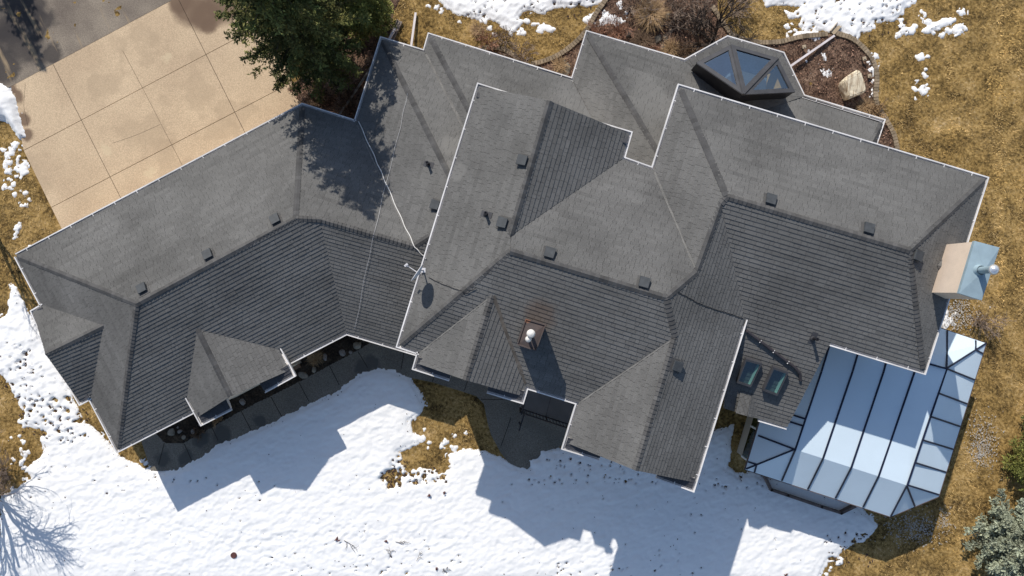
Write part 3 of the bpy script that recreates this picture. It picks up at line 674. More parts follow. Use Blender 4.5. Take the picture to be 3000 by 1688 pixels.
mb = MB(); lnb = dc + ax * 0.48 + Vector((0, 0, -.20)); mb.tube([dc - ax * .04 - Vector((0, 0, .22)), lnb], 0.016, 6); mb.tube([lnb - ax * .06, lnb + ax * .02 + Vector((0, 0, .03))], [.04, .05], 8); mb.box(lnb + Vector((0, 0, .03)), .13, .06, .06, R(40)); mb.build('feed_arm', M['dish'], dish)
def cable(pts, r, m, label, lift=0.05, ends=None):
    out = []
    for i in range(len(pts) - 1):
        for k in range(10):
            t = k / 10; x = pts[i][0] + (pts[i + 1][0] - pts[i][0]) * t; y = pts[i][1] + (pts[i + 1][1] - pts[i][1]) * t
            out.append(roof_at(x + 1.2 * math.sin(i * 3 + k * .9), y, lift)[1])
    out.append(roof_at(*pts[-1], lift)[1])
    if ends: out += ends
    mb = MB(); mb.tube(out, r, 5); o = mb.build('cable', m, smooth=True); return tag(o, label, 'cable')
cable([(1050, 356), (1100, 465), (1132, 540), (1180, 650), (1216, 725), (1245, 755)], 0.018, M['cable_white'], 'thick white cable lying down the shaded roof valley towards the dish', 0.05, [P(1248, 760, 5.5), P(1247, 757, ZU + .1)])
cable([(1194, 273), (1170, 385), (1118, 590), (1075, 780), (1036, 985)], 0.0055, M['dish'], 'thin pale wire crossing the low roof from the corner hip to the front eave', 0.06)
cable([(1256, 813), (1290, 830), (1335, 847), (1355, 853), (1362, 862), (1395, 843)], 0.010, M['black'], 'black cable curving from the dish up to the hip of the middle roof', 0.05)
cable([(1988, 858), (2010, 868), (2045, 888), (2090, 905), (2140, 920), (2178, 934)], 0.011, M['black'], 'black cable sagging across the dark slope to the inner gutter corner', 0.04)

# ------------------------------------------------------------------ ground, snow, paving
def vnoise(x, y, s, seed):
    """smooth value noise on numpy arrays, feature size s metres, range about -1..1"""
    g = np.random.default_rng(seed).uniform(-1, 1, (256, 256)); x = x / s + 1000; y = y / s + 1000
    xi = np.floor(x).astype(int); yi = np.floor(y).astype(int); fx = x - xi; fy = y - yi
    fx = fx * fx * (3 - 2 * fx); fy = fy * fy * (3 - 2 * fy); a = xi % 256; b = (xi + 1) % 256; c = yi % 256; d = (yi + 1) % 256
    return (g[a, c] * (1 - fx) + g[b, c] * fx) * (1 - fy) + (g[a, d] * (1 - fx) + g[b, d] * fx) * fy
def fbm(x, y, s, seed, n=3):
    o = 0; amp = 1; tot = 0
    for i in range(n): o = o + amp * vnoise(x, y, s / 2 ** i, seed + i); tot += amp; amp *= 0.55
    return o / tot
def gp(px, py): return ((px - CX) / F * H, -(py - CY) / F * H)
def sdist(x, y, poly):
    """signed distance to a ground polygon given in photo positions, positive inside"""
    q = [gp(*p) for p in poly]; best = np.full(x.shape, 1e9); ins = np.zeros(x.shape, bool)
    for i in range(len(q)):
        x1, y1 = q[i - 1]; x2, y2 = q[i]; dx, dy = x2 - x1, y2 - y1; L2 = dx * dx + dy * dy + 1e-12
        t = np.clip(((x - x1) * dx + (y - y1) * dy) / L2, 0, 1); best = np.minimum(best, (x - x1 - t * dx) ** 2 + (y - y1 - t * dy) ** 2)
        if abs(dy) > 1e-9: ins ^= ((y1 > y) != (y2 > y)) & (x < (x2 - x1) * (y - y1) / dy + x1)
    return np.where(ins, 1, -1) * np.sqrt(best)
def grid(x0, x1, y0, y1, st):
    xs = np.arange(x0, x1 + st / 2, st); ys = np.arange(y0, y1 + st / 2, st); X_, Y_ = np.meshgrid(xs, ys, indexing='ij'); return X_, Y_
def grid_mesh(name, X_, Y_, Z_, keep, mats, smooth=True):
    nx, ny = X_.shape; id_ = np.arange(nx * ny).reshape(nx, ny)
    q = np.stack([id_[:-1, :-1], id_[1:, :-1], id_[1:, 1:], id_[:-1, 1:]], -1).reshape(-1, 4)
    if keep is not None:
        k = (keep[:-1, :-1] | keep[1:, :-1] | keep[1:, 1:] | keep[:-1, 1:]).reshape(-1); q = q[k]
    used = np.unique(q); re = np.full(nx * ny, -1); re[used] = np.arange(len(used))
    Vv = np.stack([X_.ravel(), Y_.ravel(), Z_.ravel()], -1)[used]
    return np_mesh(name, Vv, re[q], mats, smooth=smooth)

DRIVE = [(33, 254), (501, 3), (560, -60), (800, 40), (862, 262), (900, 320), (560, 560), (230, 760), (182, 672), (70, 441)]
PATH = [(414, 1291), (443, 1380), (540, 1378), (640, 1320), (780, 1262), (1000, 1152), (1060, 1105), (1110, 1082), (1207, 1108), (1267, 1120), (1354, 1147), (1396, 1161), (1418, 1184), (1428, 1236), (1438, 1273), (1466, 1325), (1490, 1356),
        (1540, 1380), (1560, 1360), (1590, 1325), (1650, 1305), (1690, 1300), (1700, 1150), (1500, 1080), (1240, 1010), (1110, 960), (1050, 1000), (1048, 1026), (870, 1121), (712, 1200), (580, 1274), (534, 1299), (480, 1295), (455, 1268), (440, 1240)]
BED = [(440, 1240), (455, 1268), (480, 1297), (534, 1301), (580, 1276), (712, 1202), (870, 1123), (1048, 1028), (1092, 1000), (1000, 960), (700, 1090)]
MULCH1 = [(1774, -20), (1745, 41), (1720, 87), (1683, 128), (1638, 161), (1588, 182), (1551, 190), (1525, 180), (1497, 157), (1455, 141), (1410, 143), (1370, 150), (1300, 130), (1300, 200), (1600, 330), (1850, 330), (2150, 300), (2300, 300), (2300, 420), (2640, 480),
          (2628, 443), (2617, 398), (2596, 356), (2571, 315), (2563, 282), (2567, 232), (2560, 190), (2538, 153), (2497, 116), (2447, 99), (2393, 104), (2352, 108), (2315, 116), (2282, 124), (2232, 126), (2186, 120), (2145, 104), (2124, 80), (2105, 50), (2100, -20)]
MULCH2 = [(838, 262), (880, 230), (1000, 100), (1120, -30), (1190, -30), (1150, 40), (1160, 120), (1100, 260), (1060, 380), (900, 320)]
SNOW = {
 'main': [(0, 1700), (0, 1500), (8, 1456), (37, 1440), (100, 1400), (75, 1380), (120, 1340), (135, 1310), (115, 1290), (130, 1270), (85, 1250), (55, 1240), (65, 1200), (40, 1150), (10, 1100), (-10, 1090), (-10, 940), (20, 925), (30, 870), (36, 835), (50, 850), (75, 905), (100, 945),
          (130, 1000), (190, 1105), (215, 1180), (250, 1240), (290, 1270), (340, 1330), (375, 1355), (440, 1382), (480, 1385), (520, 1376), (560, 1355), (600, 1335), (640, 1300), (700, 1280), (780, 1245), (880, 1195), (1000, 1140), (1050, 1097), (1108, 1078), (1157, 1086), (1203, 1111),
          (1224, 1142), (1244, 1187), (1232, 1212), (1199, 1233), (1207, 1266), (1230, 1290), (1199, 1312), (1166, 1324), (1182, 1357), (1199, 1382), (1232, 1374), (1269, 1378), (1302, 1396), (1317, 1374), (1313, 1336), (1356, 1316), (1402, 1316), (1414, 1322), (1455, 1336), (1480, 1353), (1497, 1365),
          (1559, 1376), (1551, 1349), (1580, 1341), (1588, 1320), (1646, 1318), (1700, 1300), (1900, 1330), (2030, 1400), (2066, 1287), (2100, 1262), (2147, 1248), (2140, 1320), (2128, 1370), (2160, 1390), (2207, 1386), (2240, 1400), (2300, 1400), (2489, 1460), (2551, 1515), (2574, 1540), (2534, 1585), (2497, 1593), (2480, 1610), (2426, 1643), (2397, 1700)],
 'top': [(1280, -20), (1286, 0), (1311, 25), (1344, 46), (1398, 54), (1430, 50), (1476, 79), (1500, 98), (1530, 66), (1518, 50), (1530, 33), (1560, 30), (1592, 46), (1600, 33), (1625, 21), (1671, 21), (1720, 17), (1766, 4), (1774, -20)],
 'right': [(2230, -20), (2236, 0), (2248, 17), (2306, 12), (2344, 21), (2331, 37), (2302, 33), (2306, 50), (2340, 54), (2360, 70), (2385, 79), (2431, 99), (2456, 87), (2513, 120), (2518, 95), (2563, 87), (2559, 66), (2617, 58), (2646, 41), (2650, 25), (2679, 12), (2683, -20)],
 'drive_pile': [(-20, 240), (0, 244), (25, 261), (46, 286), (54, 323), (64, 364), (75, 402), (58, 404), (41, 381), (17, 352), (-20, 360)],
 'p1': [(1575, 78), (1592, 70), (1615, 80), (1610, 90), (1580, 92)], 'p2': [(1716, 50), (1740, 38), (1745, 45), (1722, 68), (1710, 60)], 'p3': [(1750, 62), (1770, 32), (1800, 40), (1832, 60), (1815, 74), (1770, 70)], 'p4': [(1808, 10), (1822, 5), (1832, 40), (1818, 38)],
 'p5': [(2638, 88), (2655, 78), (2680, 85), (2676, 98), (2645, 98)], 'p6': [(2702, 92), (2720, 74), (2760, 58), (2800, 50), (2800, 62), (2760, 80), (2722, 96)], 'p7': [(2806, 34), (2826, 26), (2828, 40), (2812, 46)], 'p8': [(2686, 162), (2702, 158), (2708, 174), (2692, 174)],
 'p9': [(2694, 262), (2704, 258), (2716, 276), (2706, 280)], 'p10': [(2540, 150), (2552, 155), (2570, 190), (2570, 220), (2555, 222), (2540, 205), (2552, 190)], 'p11': [(2560, 232), (2570, 232), (2572, 275), (2562, 272)], 'p12': [(2404, 155), (2416, 155), (2420, 178), (2410, 175)],
 'p13': [(2402, 205), (2428, 195), (2436, 222), (2424, 232), (2412, 222)], 'p14': [(2335, 96), (2380, 92), (2376, 104), (2318, 112)], 'p15': [(2280, 118), (2298, 116), (2292, 126), (2282, 126)],
 'chim': [(2752, 956), (2765, 915), (2775, 905), (2785, 940), (2775, 962)], 'is1': [(1205, 1290), (1215, 1268), (1232, 1280), (1237, 1296), (1218, 1306)], 'is2': [(1292, 1297), (1308, 1295), (1308, 1303), (1294, 1304)], 'is3': [(1322, 1308), (1342, 1308), (1343, 1318), (1330, 1318)],
}
HOLES_AREA = [  # photo area, how many melt holes, radius range in metres
 ((60, 1165, 260, 1300), 85, (.04, .13)), ((-5, 1000, 130, 1180), 55, (.03, .10)), ((1200, 1370, 1310, 1420), 34, (.04, .10)), ((1150, 1330, 1200, 1400), 20, (.05, .1)), ((1120, 1375, 1175, 1428), 30, (.08, .2)),
 ((1545, 1340, 1960, 1420), 70, (.02, .06)), ((1290, -10, 1760, 60), 60, (.03, .06)), ((2330, 0, 2660, 110), 60, (.03, .08)), ((2090, 1390, 2230, 1430), 12, (.03, .07)), ((2400, 1560, 2560, 1660), 46, (.03, .1)),
 ((440, 1370, 760, 1420), 8, (.03, .05)), ((90, 1330, 420, 1460), 14, (.02, .05)), ((700, 1390, 2300, 1680), 60, (.018, .04)), ((350, 1380, 1000, 1680), 16, (.015, .035)), ((760, 1600, 1350, 1680), 30, (.03, .08)), ((1600, 1640, 2080, 1688), 24, (.03, .07))]

X_, Y_ = grid(-22.6, 22.6, -13.0, 13.0, 0.05)
sn = np.full(X_.shape, -9.0)
for i, (k, pl) in enumerate(SNOW.items()):
    q = [gp(*p) for p in pl]; x0 = min(a for a, b in q) - .8; x1 = max(a for a, b in q) + .8; y0 = min(b for a, b in q) - .8; y1 = max(b for a, b in q) + .8
    i0 = max(0, np.searchsorted(X_[:, 0], x0)); i1 = np.searchsorted(X_[:, 0], x1); j0 = max(0, np.searchsorted(Y_[0], y0)); j1 = np.searchsorted(Y_[0], y1)
    sub = sdist(X_[i0:i1, j0:j1], Y_[i0:i1, j0:j1], pl); sn[i0:i1, j0:j1] = np.maximum(sn[i0:i1, j0:j1], sub)
CLUMPS = [((5, 425, 75, 580), 46, (.03, .13)), ((1400, 55, 1620, 105), 26, (.03, .09)), ((1560, 70, 1620, 95), 6, (.06, .12)), ((2630, 60, 2840, 105), 40, (.03, .12)), ((2680, 150, 2720, 290), 14, (.03, .09)), ((2300, 70, 2420, 120), 26, (.03, .09)),
  ((2260, 100, 2420, 240), 16, (.02, .06)), ((1735, 30, 1840, 80), 30, (.03, .10)), ((60, 1190, 140, 1420), 34, (.03, .09)), ((30, 1240, 130, 1440), 14, (.02, .06)), ((405, 1345, 445, 1385), 8, (.03, .07)), ((2756, 900, 2800, 962), 16, (.03, .08)),
  ((2400, 1590, 2470, 1688), 26, (.03, .08)), ((1180, 1260, 1420, 1320), 14, (.03, .08)), ((2540, 150, 2575, 290), 24, (.03, .09)), ((30, 580, 90, 800), 16, (.02, .05)), ((1240, -10, 1420, 70), 16, (.03, .08)), ((2680, 20, 2720, 60), 6, (.03, .06))]
for (a, b, c, d), n, (r0, r1) in CLUMPS:
    for _ in range(n):
        x, y = gp(random.uniform(a, c), random.uniform(b, d)); r = r0 + (r1 - r0) * random.random() ** 1.6
        i0, i1 = np.searchsorted(X_[:, 0], [x - 1.5 * r - .1, x + 1.5 * r + .1]); j0, j1 = np.searchsorted(Y_[0], [y - 1.5 * r - .1, y + 1.5 * r + .1])
        sn[i0:i1, j0:j1] = np.maximum(sn[i0:i1, j0:j1], r - np.hypot(X_[i0:i1, j0:j1] - x, (Y_[i0:i1, j0:j1] - y) * random.uniform(.8, 1.3)))
edge = 0.17 * fbm(X_, Y_, 0.55, 11, 3) + 0.09 * fbm(X_, Y_, 0.16, 31, 2)
smooth_edge = sdist(X_, Y_, [(440, 1300), (440, 1420), (1060, 1200), (1240, 1150), (1240, 1050), (900, 1100)]) > 0      # the shovelled edge along the walk is cleaner
edge = np.where(smooth_edge, edge * 0.35, edge); clump = sn < 0.13; edge = np.where(clump & (sn > -.1), 0.07 * fbm(X_, Y_, .22, 37, 3) + .05 * vnoise(X_, Y_, .09, 39), edge)
e = sn + edge
hs = np.where(e > 0, 0.012 + np.where(clump, 0.028, 0.075) * (1 - np.exp(-np.maximum(e, 0) * 5.0)), e * 0.7)
x2 = X_ * 0.94 + Y_ * 0.34; y2 = -X_ * 0.34 + Y_ * 0.94
hs = hs + np.where(e > 0, 1, 0) * np.minimum(1, np.maximum(e, 0) * 2.2) * (0.026 * fbm(x2, y2 * 1.8, 0.50, 51, 3) + 0.019 * fbm(x2, y2 * 1.6, 0.17, 61, 2) + 0.03 * vnoise(X_, Y_, 2.6, 71))
rough_zone = (sdist(X_, Y_, SNOW['right']) > -.3) | (sdist(X_, Y_, SNOW['top']) > -.3) | (sdist(X_, Y_, [(-20, 800), (120, 900), (280, 1250), (120, 1400), (-20, 1300)]) > 0)
hs = hs + np.where(rough_zone & (e > 0) & ~clump, 0.022 * fbm(X_, Y_, 0.2, 81, 2) + 0.03 * fbm(X_, Y_, .45, 85, 2), 0)
pile = sdist(X_, Y_, SNOW['drive_pile']); hs = hs + np.where(pile > 0, 0.35 * (1 - np.exp(-np.maximum(pile, 0) * 3)), 0)
holes = []
for (a, b, c, d), n, (r0, r1) in HOLES_AREA:
    for _ in range(n):
        px, py = random.uniform(a, c), random.uniform(b, d); x, y = gp(px, py); r = r0 + (r1 - r0) * random.random() ** 2; holes.append((x, y, r))
        for q in range(random.choice((1, 1, 2, 3))):
            xq, yq, rq = (x, y, r) if q == 0 else (x + random.gauss(0, r * 1.1), y + random.gauss(0, r * 1.1), r * random.uniform(.35, .8)); an = random.uniform(0, 3.14); asp = random.uniform(.45, 1)
            i0, i1 = np.searchsorted(X_[:, 0], [xq - 4 * rq - .1, xq + 4 * rq + .1]); j0, j1 = np.searchsorted(Y_[0], [yq - 4 * rq - .1, yq + 4 * rq + .1])
            xx, yy = X_[i0:i1, j0:j1] - xq, Y_[i0:i1, j0:j1] - yq; ca, sa = math.cos(an), math.sin(an); d2 = ((xx * ca + yy * sa) ** 2 + ((-xx * sa + yy * ca) / asp) ** 2) / (rq * rq)
            hs[i0:i1, j0:j1] -= random.uniform(.07, .20) * np.exp(-d2 ** 1.3)
# foot and tyre-like tracks pressed in the lower lawn
for (a, b, c, d) in ((690, 1560, 1330, 1580), (1000, 1540, 2010, 1640), (420, 1500, 900, 1650)):
    for off in (0, 11):
        m_ = 46
        for i in range(m_):
            t = i / m_; x, y = gp(a + (c - a) * t + random.uniform(-4, 4), b + off * 2 + (d - b) * t + random.uniform(-6, 6)); r = random.uniform(.05, .11)
            i0, i1 = np.searchsorted(X_[:, 0], [x - 3 * r, x + 3 * r]); j0, j1 = np.searchsorted(Y_[0], [y - 3 * r, y + 3 * r])
            xx, yy = X_[i0:i1, j0:j1] - x, Y_[i0:i1, j0:j1] - y; hs[i0:i1, j0:j1] -= random.uniform(.01, .03) * np.exp(-(xx * xx + yy * yy) / (r * r))
M['snow'] = mat('snow', (0.885, 0.88, 0.872), 0.75, 0.015, 1.3, 0.02, 40, spec=0.2)
_t = M['snow'].node_tree; _b = _t.nodes['Principled BSDF']; _b.inputs['Subsurface Weight'].default_value = 0.0
snow = grid_mesh('snow', X_, Y_, hs + 0.012, hs > -0.035, M['snow']); tag(snow, kind='structure')

# lawn: one fine sheet near the house, flat far beyond
M['grass'] = bpy.data.materials.new('dry_lawn'); M['grass'].use_nodes = True
def ground_mat(m, stops, s1, s2, rough=0.95, stretch=None):
    t = m.node_tree; N = t.nodes; L = t.links; b = N['Principled BSDF']; b.inputs['Roughness'].default_value = rough; b.inputs['Specular IOR Level'].default_value = 0.1
    g = N.new('ShaderNodeNewGeometry'); n1 = N.new('ShaderNodeTexNoise'); n1.inputs['Scale'].default_value = s1; n1.inputs['Detail'].default_value = 7; n1.inputs['Roughness'].default_value = 0.62; L.new(g.outputs['Position'], n1.inputs['Vector'])
    n2 = N.new('ShaderNodeTexNoise'); n2.inputs['Scale'].default_value = s2; n2.inputs['Detail'].default_value = 4; L.new(g.outputs['Position'], n2.inputs['Vector'])
    mx = N.new('ShaderNodeMath'); mx.operation = 'MULTIPLY_ADD'; mx.inputs[1].default_value = 0.75; L.new(n2.outputs['Fac'], mx.inputs[0])
    sb = N.new('ShaderNodeMath'); sb.operation = 'SUBTRACT'; L.new(n1.outputs['Fac'], sb.inputs[0]); sb.inputs[1].default_value = 0.375; L.new(sb.outputs[0], mx.inputs[2])
    r = N.new('ShaderNodeValToRGB'); cr = r.color_ramp
    while len(cr.elements) < len(stops): cr.elements.new(0.5)
    for el, (p, c) in zip(cr.elements, stops): el.position = p; el.color = (*c, 1)
    L.new(mx.outputs[0], r.inputs[0]); L.new(r.outputs[0], b.inputs['Base Color'])
ground_mat(M['grass'], [(0.28, (0.055, 0.036, 0.015)), (0.42, (0.160, 0.102, 0.036)), (0.53, (0.30, 0.195, 0.068)), (0.65, (0.40, 0.268, 0.108)), (0.80, (0.54, 0.39, 0.21))], 0.9, 8)
GX, GY = grid(-23.4, 23.4, -13.6, 13.6, 0.085)
gz = 0.034 * fbm(GX, GY, .24, 101, 2) + 0.012 * fbm(GX, GY, 0.9, 111, 2) - 0.015
for pl in (DRIVE, PATH, BED): gz = np.where(sdist(GX, GY, pl) > -.12, -0.06, gz)
ground = grid_mesh('ground', GX, GY, gz, None, M['grass'])
me = ground.data; bm = bmesh.new(); bm.from_mesh(me)
r_in = [(-23.3, -13.5), (23.3, -13.5), (23.3, 13.5), (-23.3, 13.5)]; r_out = [(-400, -400), (400, -400), (400, 400), (-400, 400)]
vi = [bm.verts.new((x, y, -0.05)) for x, y in r_in]; vo = [bm.verts.new((x, y, -0.05)) for x, y in r_out]
for i in range(4): bm.faces.new((vi[i], vo[i], vo[(i + 1) % 4], vi[(i + 1) % 4])).normal_flip()
bm.normal_update()
for f in bm.faces:
    if f.normal.z < 0: f.normal_flip()
bm.to_mesh(me); bm.free(); tag(ground, kind='structure')

def sheet(name, polys, z, amp, s, m, st=0.07, edge=0.06):
    q = [gp(*p) for pl in polys for p in pl]; XX, YY = grid(min(a for a, b in q) - .3, max(a for a, b in q) + .3, min(b for a, b in q) - .3, max(b for a, b in q) + .3, st)
    d = np.full(XX.shape, -9.0)
    for pl in polys: d = np.maximum(d, sdist(XX, YY, pl))
    d = d + edge * fbm(XX, YY, .3, 131, 2); zz = np.where(d > 0, z + amp * fbm(XX, YY, s, 141, 3) * np.minimum(1, d * 6), d * 0.8 + z * .0)
    return tag(grid_mesh(name, XX, YY, zz, zz > -0.05, m, smooth=False), kind='structure')
M['mulch'] = bpy.data.materials.new('brown_mulch'); M['mulch'].use_nodes = True
ground_mat(M['mulch'], [(0.25, (0.04, 0.026, 0.020)), (0.45, (0.10, 0.062, 0.045)), (0.58, (0.18, 0.115, 0.08)), (0.72, (0.28, 0.19, 0.135)), (0.85, (0.42, 0.33, 0.25))], 1.6, 16)
M['soil'] = bpy.data.materials.new('dark_soil'); M['soil'].use_nodes = True
ground_mat(M['soil'], [(0.3, (0.018, 0.014, 0.011)), (0.5, (0.04, 0.03, 0.022)), (0.75, (0.10, 0.075, 0.05))], 1.5, 14)
sheet('mulch_bed', [MULCH1], 0.02, 0.045, .16, M['mulch'])
sheet('mulch_bed', [MULCH2], 0.02, 0.045, .16, M['mulch'])
sheet('garden_soil', [BED], 0.02, 0.04, .15, M['soil'], edge=0.02)

# paving: slabs with real gaps between them
M['aggregate'] = mat('exposed_aggregate', (0.59, 0.45, 0.30), 0.95, 0.1, 0.45, 0.20, 26, col2=(0.50, 0.375, 0.25), spec=0.1)
M['old_concrete'] = mat('stained_old_concrete', (0.28, 0.235, 0.185), 0.95, 0.1, 0.6, 0.25, 26, col2=(0.17, 0.14, 0.115), spec=0.1)
M['walk'] = mat('dark_exposed_aggregate', (0.185, 0.165, 0.135), 0.95, 0.12, 0.8, 0.40, 38, spec=0.1)
def slabs(name, poly, lines, z0, z1, m, gap=0.02):
    """plan polygon cut by joint lines (photo positions) into slabs"""
    cells = [[gp(*p) for p in poly]]
    for (p, q) in lines:
        a, b = Vector(gp(*p)), Vector(gp(*q)); n = Vector((-(b - a).y, (b - a).x)).normalized(); new = []
        for c in cells:
            for s in (1, -1):
                out = []
                for i in range(len(c)):
                    u, v = Vector(c[i - 1]), Vector(c[i]); du, dv = s * (u - a).dot(n) - gap / 2, s * (v - a).dot(n) - gap / 2
                    if (du >= 0) != (dv >= 0): out.append(tuple(u + (v - u) * (du / (du - dv))))
                    if dv >= 0: out.append(tuple(v))
                if len(out) >= 3: new.append(out)
        cells = new
    mb = MB()
    for c in cells:
        ar = sum(c[i - 1][0] * c[i][1] - c[i][0] * c[i - 1][1] for i in range(len(c)))
        if abs(ar) < 0.02: continue
        mb.prism(c if ar > 0 else c[::-1], z0, z1 + random.uniform(-.002, .002))
    mb.poly([(x, y, z1 - 0.03) for x, y in [gp(*p) for p in poly]], 1)
    return tag(mb.build(name, [m, M['joint']]), kind='structure')
drive_lines = [((70, 441), (720, 99)), ((166, 600), (840, 250)), ((159, 195), (356, 584)), ((524, 0), (720, 393))]
slabs('driveway', DRIVE, drive_lines, -0.1, 0.012, M['aggregate'], 0.022)
mb = MB()
for ln in ([(360, 149), (420, 262), (534, 484)], [(75, 245), (70, 310), (82, 370)], [(330, 420), (375, 405), (410, 392), (470, 365)]):
    mb.tube([(*gp(*p), 0.013) for p in ln], 0.006, 4)
tag(mb.build('hairline_crack', M['joint']), kind='structure')
APRON = [(-300, 200), (-60, 300), (33, 253), (501, 2), (560, -62), (400, -400), (-300, -400)]
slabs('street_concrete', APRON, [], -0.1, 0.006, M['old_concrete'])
slabs('front_walk', PATH, [((1049, 1030), (1077, 1077)), ((964, 1069), (994, 1128)), ((875, 1119), (906, 1177)), ((794, 1163), (826, 1221)), ((706, 1203), (736, 1261))][:0], -0.1, 0.010, M['walk'])
mb = MB()
for ln in ([(1049, 1030), (1077, 1077)], [(964, 1069), (994, 1128)], [(875, 1119), (906, 1177)], [(794, 1163), (826, 1221)], [(706, 1203), (736, 1261)], [(619, 1248), (639, 1290)], [(540, 1300), (565, 1356)], [(482, 1297), (465, 1362)],
           [(1184, 1030), (1175, 1083)], [(1273, 1098), (1267, 1119)], [(1369, 1117), (1361, 1144)], [(1409, 1170), (1476, 1171), (1500, 1216), (1468, 1306)]):
    for a, b in zip(ln, ln[1:]):
        a, b = Vector(gp(*a)), Vector(gp(*b)); d = (b - a); mb.box(((a.x + b.x) / 2, (a.y + b.y) / 2, .0115), d.length, .03, .006, math.atan2(d.y, d.x))
tag(mb.build('walk_joints', M['joint']), kind='structure')

# worn marks, wet patches and painted tree shade, each with its own outline
def blot(m, pts, col, strength, soft=0.12):
    for (px, py, r) in pts: add_stain_or_shade(m, (*gp(px, py), 0.01), r, col, strength, soft)
for px, py, r in ((560, 25, 0.8), (605, 45, .7), (530, 10, .5), (650, 20, .8), (610, 75, .35)): add_stain_or_shade(M['aggregate'], (*gp(px, py), .01), r, (0.17, 0.115, 0.08), 0.9, 0.5)
for px, py, r in ((45, 285, .34), (72, 350, .30), (80, 395, .28), (30, 262, .3)): add_stain_or_shade(M['aggregate'], (*gp(px, py), .01), r, (0.17, 0.115, 0.08), 0.9, 0.4)
for px, py, r in ((395, 105, .75), (460, 130, .5), (430, 380, .9), (585, 250, .8), (490, 470, .7), (300, 250, .8), (640, 380, .7), (90, 520, .8), (700, 320, .6)): add_stain_or_shade(M['aggregate'], (*gp(px, py), .01), r, (0.40, 0.30, 0.20), 0.40, 2.6)
for px, py, r in ((315, 440, .25), (440, 508, .25), (490, 170, .2), (30, 300, .3)): add_stain_or_shade(M['aggregate'], (*gp(px, py), .01), r, (0.62, 0.50, 0.33), 0.6, 1.6)
for px, py, r in ((30, 60, 1.0), (60, 130, 1.1), (20, 190, 0.9), (110, 60, .7), (150, 160, .5), (70, 20, .9)): add_stain_or_shade(M['old_concrete'], (*gp(px, py), .01), r, (0.05, 0.045, 0.045), 0.8, 1.3)  # dark blots put the shade of nearby trees into the concrete colour
def streaks(m, pts, col):
    """tan worn wheel streaks, stretched along the drive direction"""
    t = m.node_tree; N = t.nodes; L = t.links; b = N['Principled BSDF']; src = b.inputs['Base Color'].links[0].from_socket
    g = N.new('ShaderNodeNewGeometry'); cx = N.new('ShaderNodeCombineXYZ')
    for k, (vx, vy) in enumerate(((0.42 * .22, -0.905 * .22), (0.905 * 1.5, 0.42 * 1.5))):
        dt = N.new('ShaderNodeVectorMath'); dt.operation = 'DOT_PRODUCT'; dt.inputs[1].default_value = (vx, vy, 0); L.new(g.outputs['Position'], dt.inputs[0]); L.new(dt.outputs['Value'], cx.inputs[k])
    n = N.new('ShaderNodeTexNoise'); n.inputs['Scale'].default_value = 1.1; n.inputs['Detail'].default_value = 6; n.inputs['Roughness'].default_value = .6; L.new(cx.outputs[0], n.inputs['Vector'])
    r = N.new('ShaderNodeMapRange'); r.inputs[1].default_value = 0.57; r.inputs[2].default_value = 0.68; r.inputs[4].default_value = 0.85; L.new(n.outputs['Fac'], r.inputs[0])
    mx = N.new('ShaderNodeMix'); mx.data_type = 'RGBA'; mx.inputs[7].default_value = (*col, 1); L.new(src, mx.inputs[6]); L.new(r.outputs[0], mx.inputs[0]); L.new(mx.outputs[2], b.inputs['Base Color'])
streaks(M['old_concrete'], [], (0.36, 0.27, 0.17))
for px, py, r in ((590, 1290, .35), (650, 1275, .4), (760, 1230, .3), (480, 1345, .35), (1060, 1075, .35), (1090, 1060, .3), (545, 1340, .35)): add_stain_or_shade(M['walk'], (*gp(px, py), .01), r, (0.10, 0.095, 0.085), 0.9, 1.0)

# curved front steps under the balcony
steps = empty('front_steps', (*gp(1640, 1130), 0), 'curved concrete front steps fanning out below the balcony', 'steps')
for i, rr in enumerate((170, 157, 144, 131)):
    r = rr / F * H; c = gp(1640, 1130); pts = [c] + [(c[0] + r * math.cos(a), c[1] + r * math.sin(a)) for a in np.linspace(R(175), R(300), 40)]
    mb = MB(); mb.prism(pts, 0.0 if i == 0 else 0.07 * i, 0.07 * (i + 1)); mb.build('step', M['walk'], steps)
hr = empty('handrail', P(1538, 1213, .3), 'black iron handrail standing on the curved front steps', 'handrail')
mb = MB(); a, b = P(1538, 1205, 1.15), P(1521, 1262, 1.0); mb.tube([a, b, b + Vector((0, 0, -.12))], 0.03, 8); mb.build('rail', M['black'], hr)
for p in (a, a.lerp(b, .82)): mb = MB(); mb.tube([p, (p.x, p.y, .05)], 0.025, 8); mb.lathe((p.x, p.y, .09), [(0.06, -.04), (.06, .02), (.03, .04)], 10); mb.build('post', M['black'], hr)

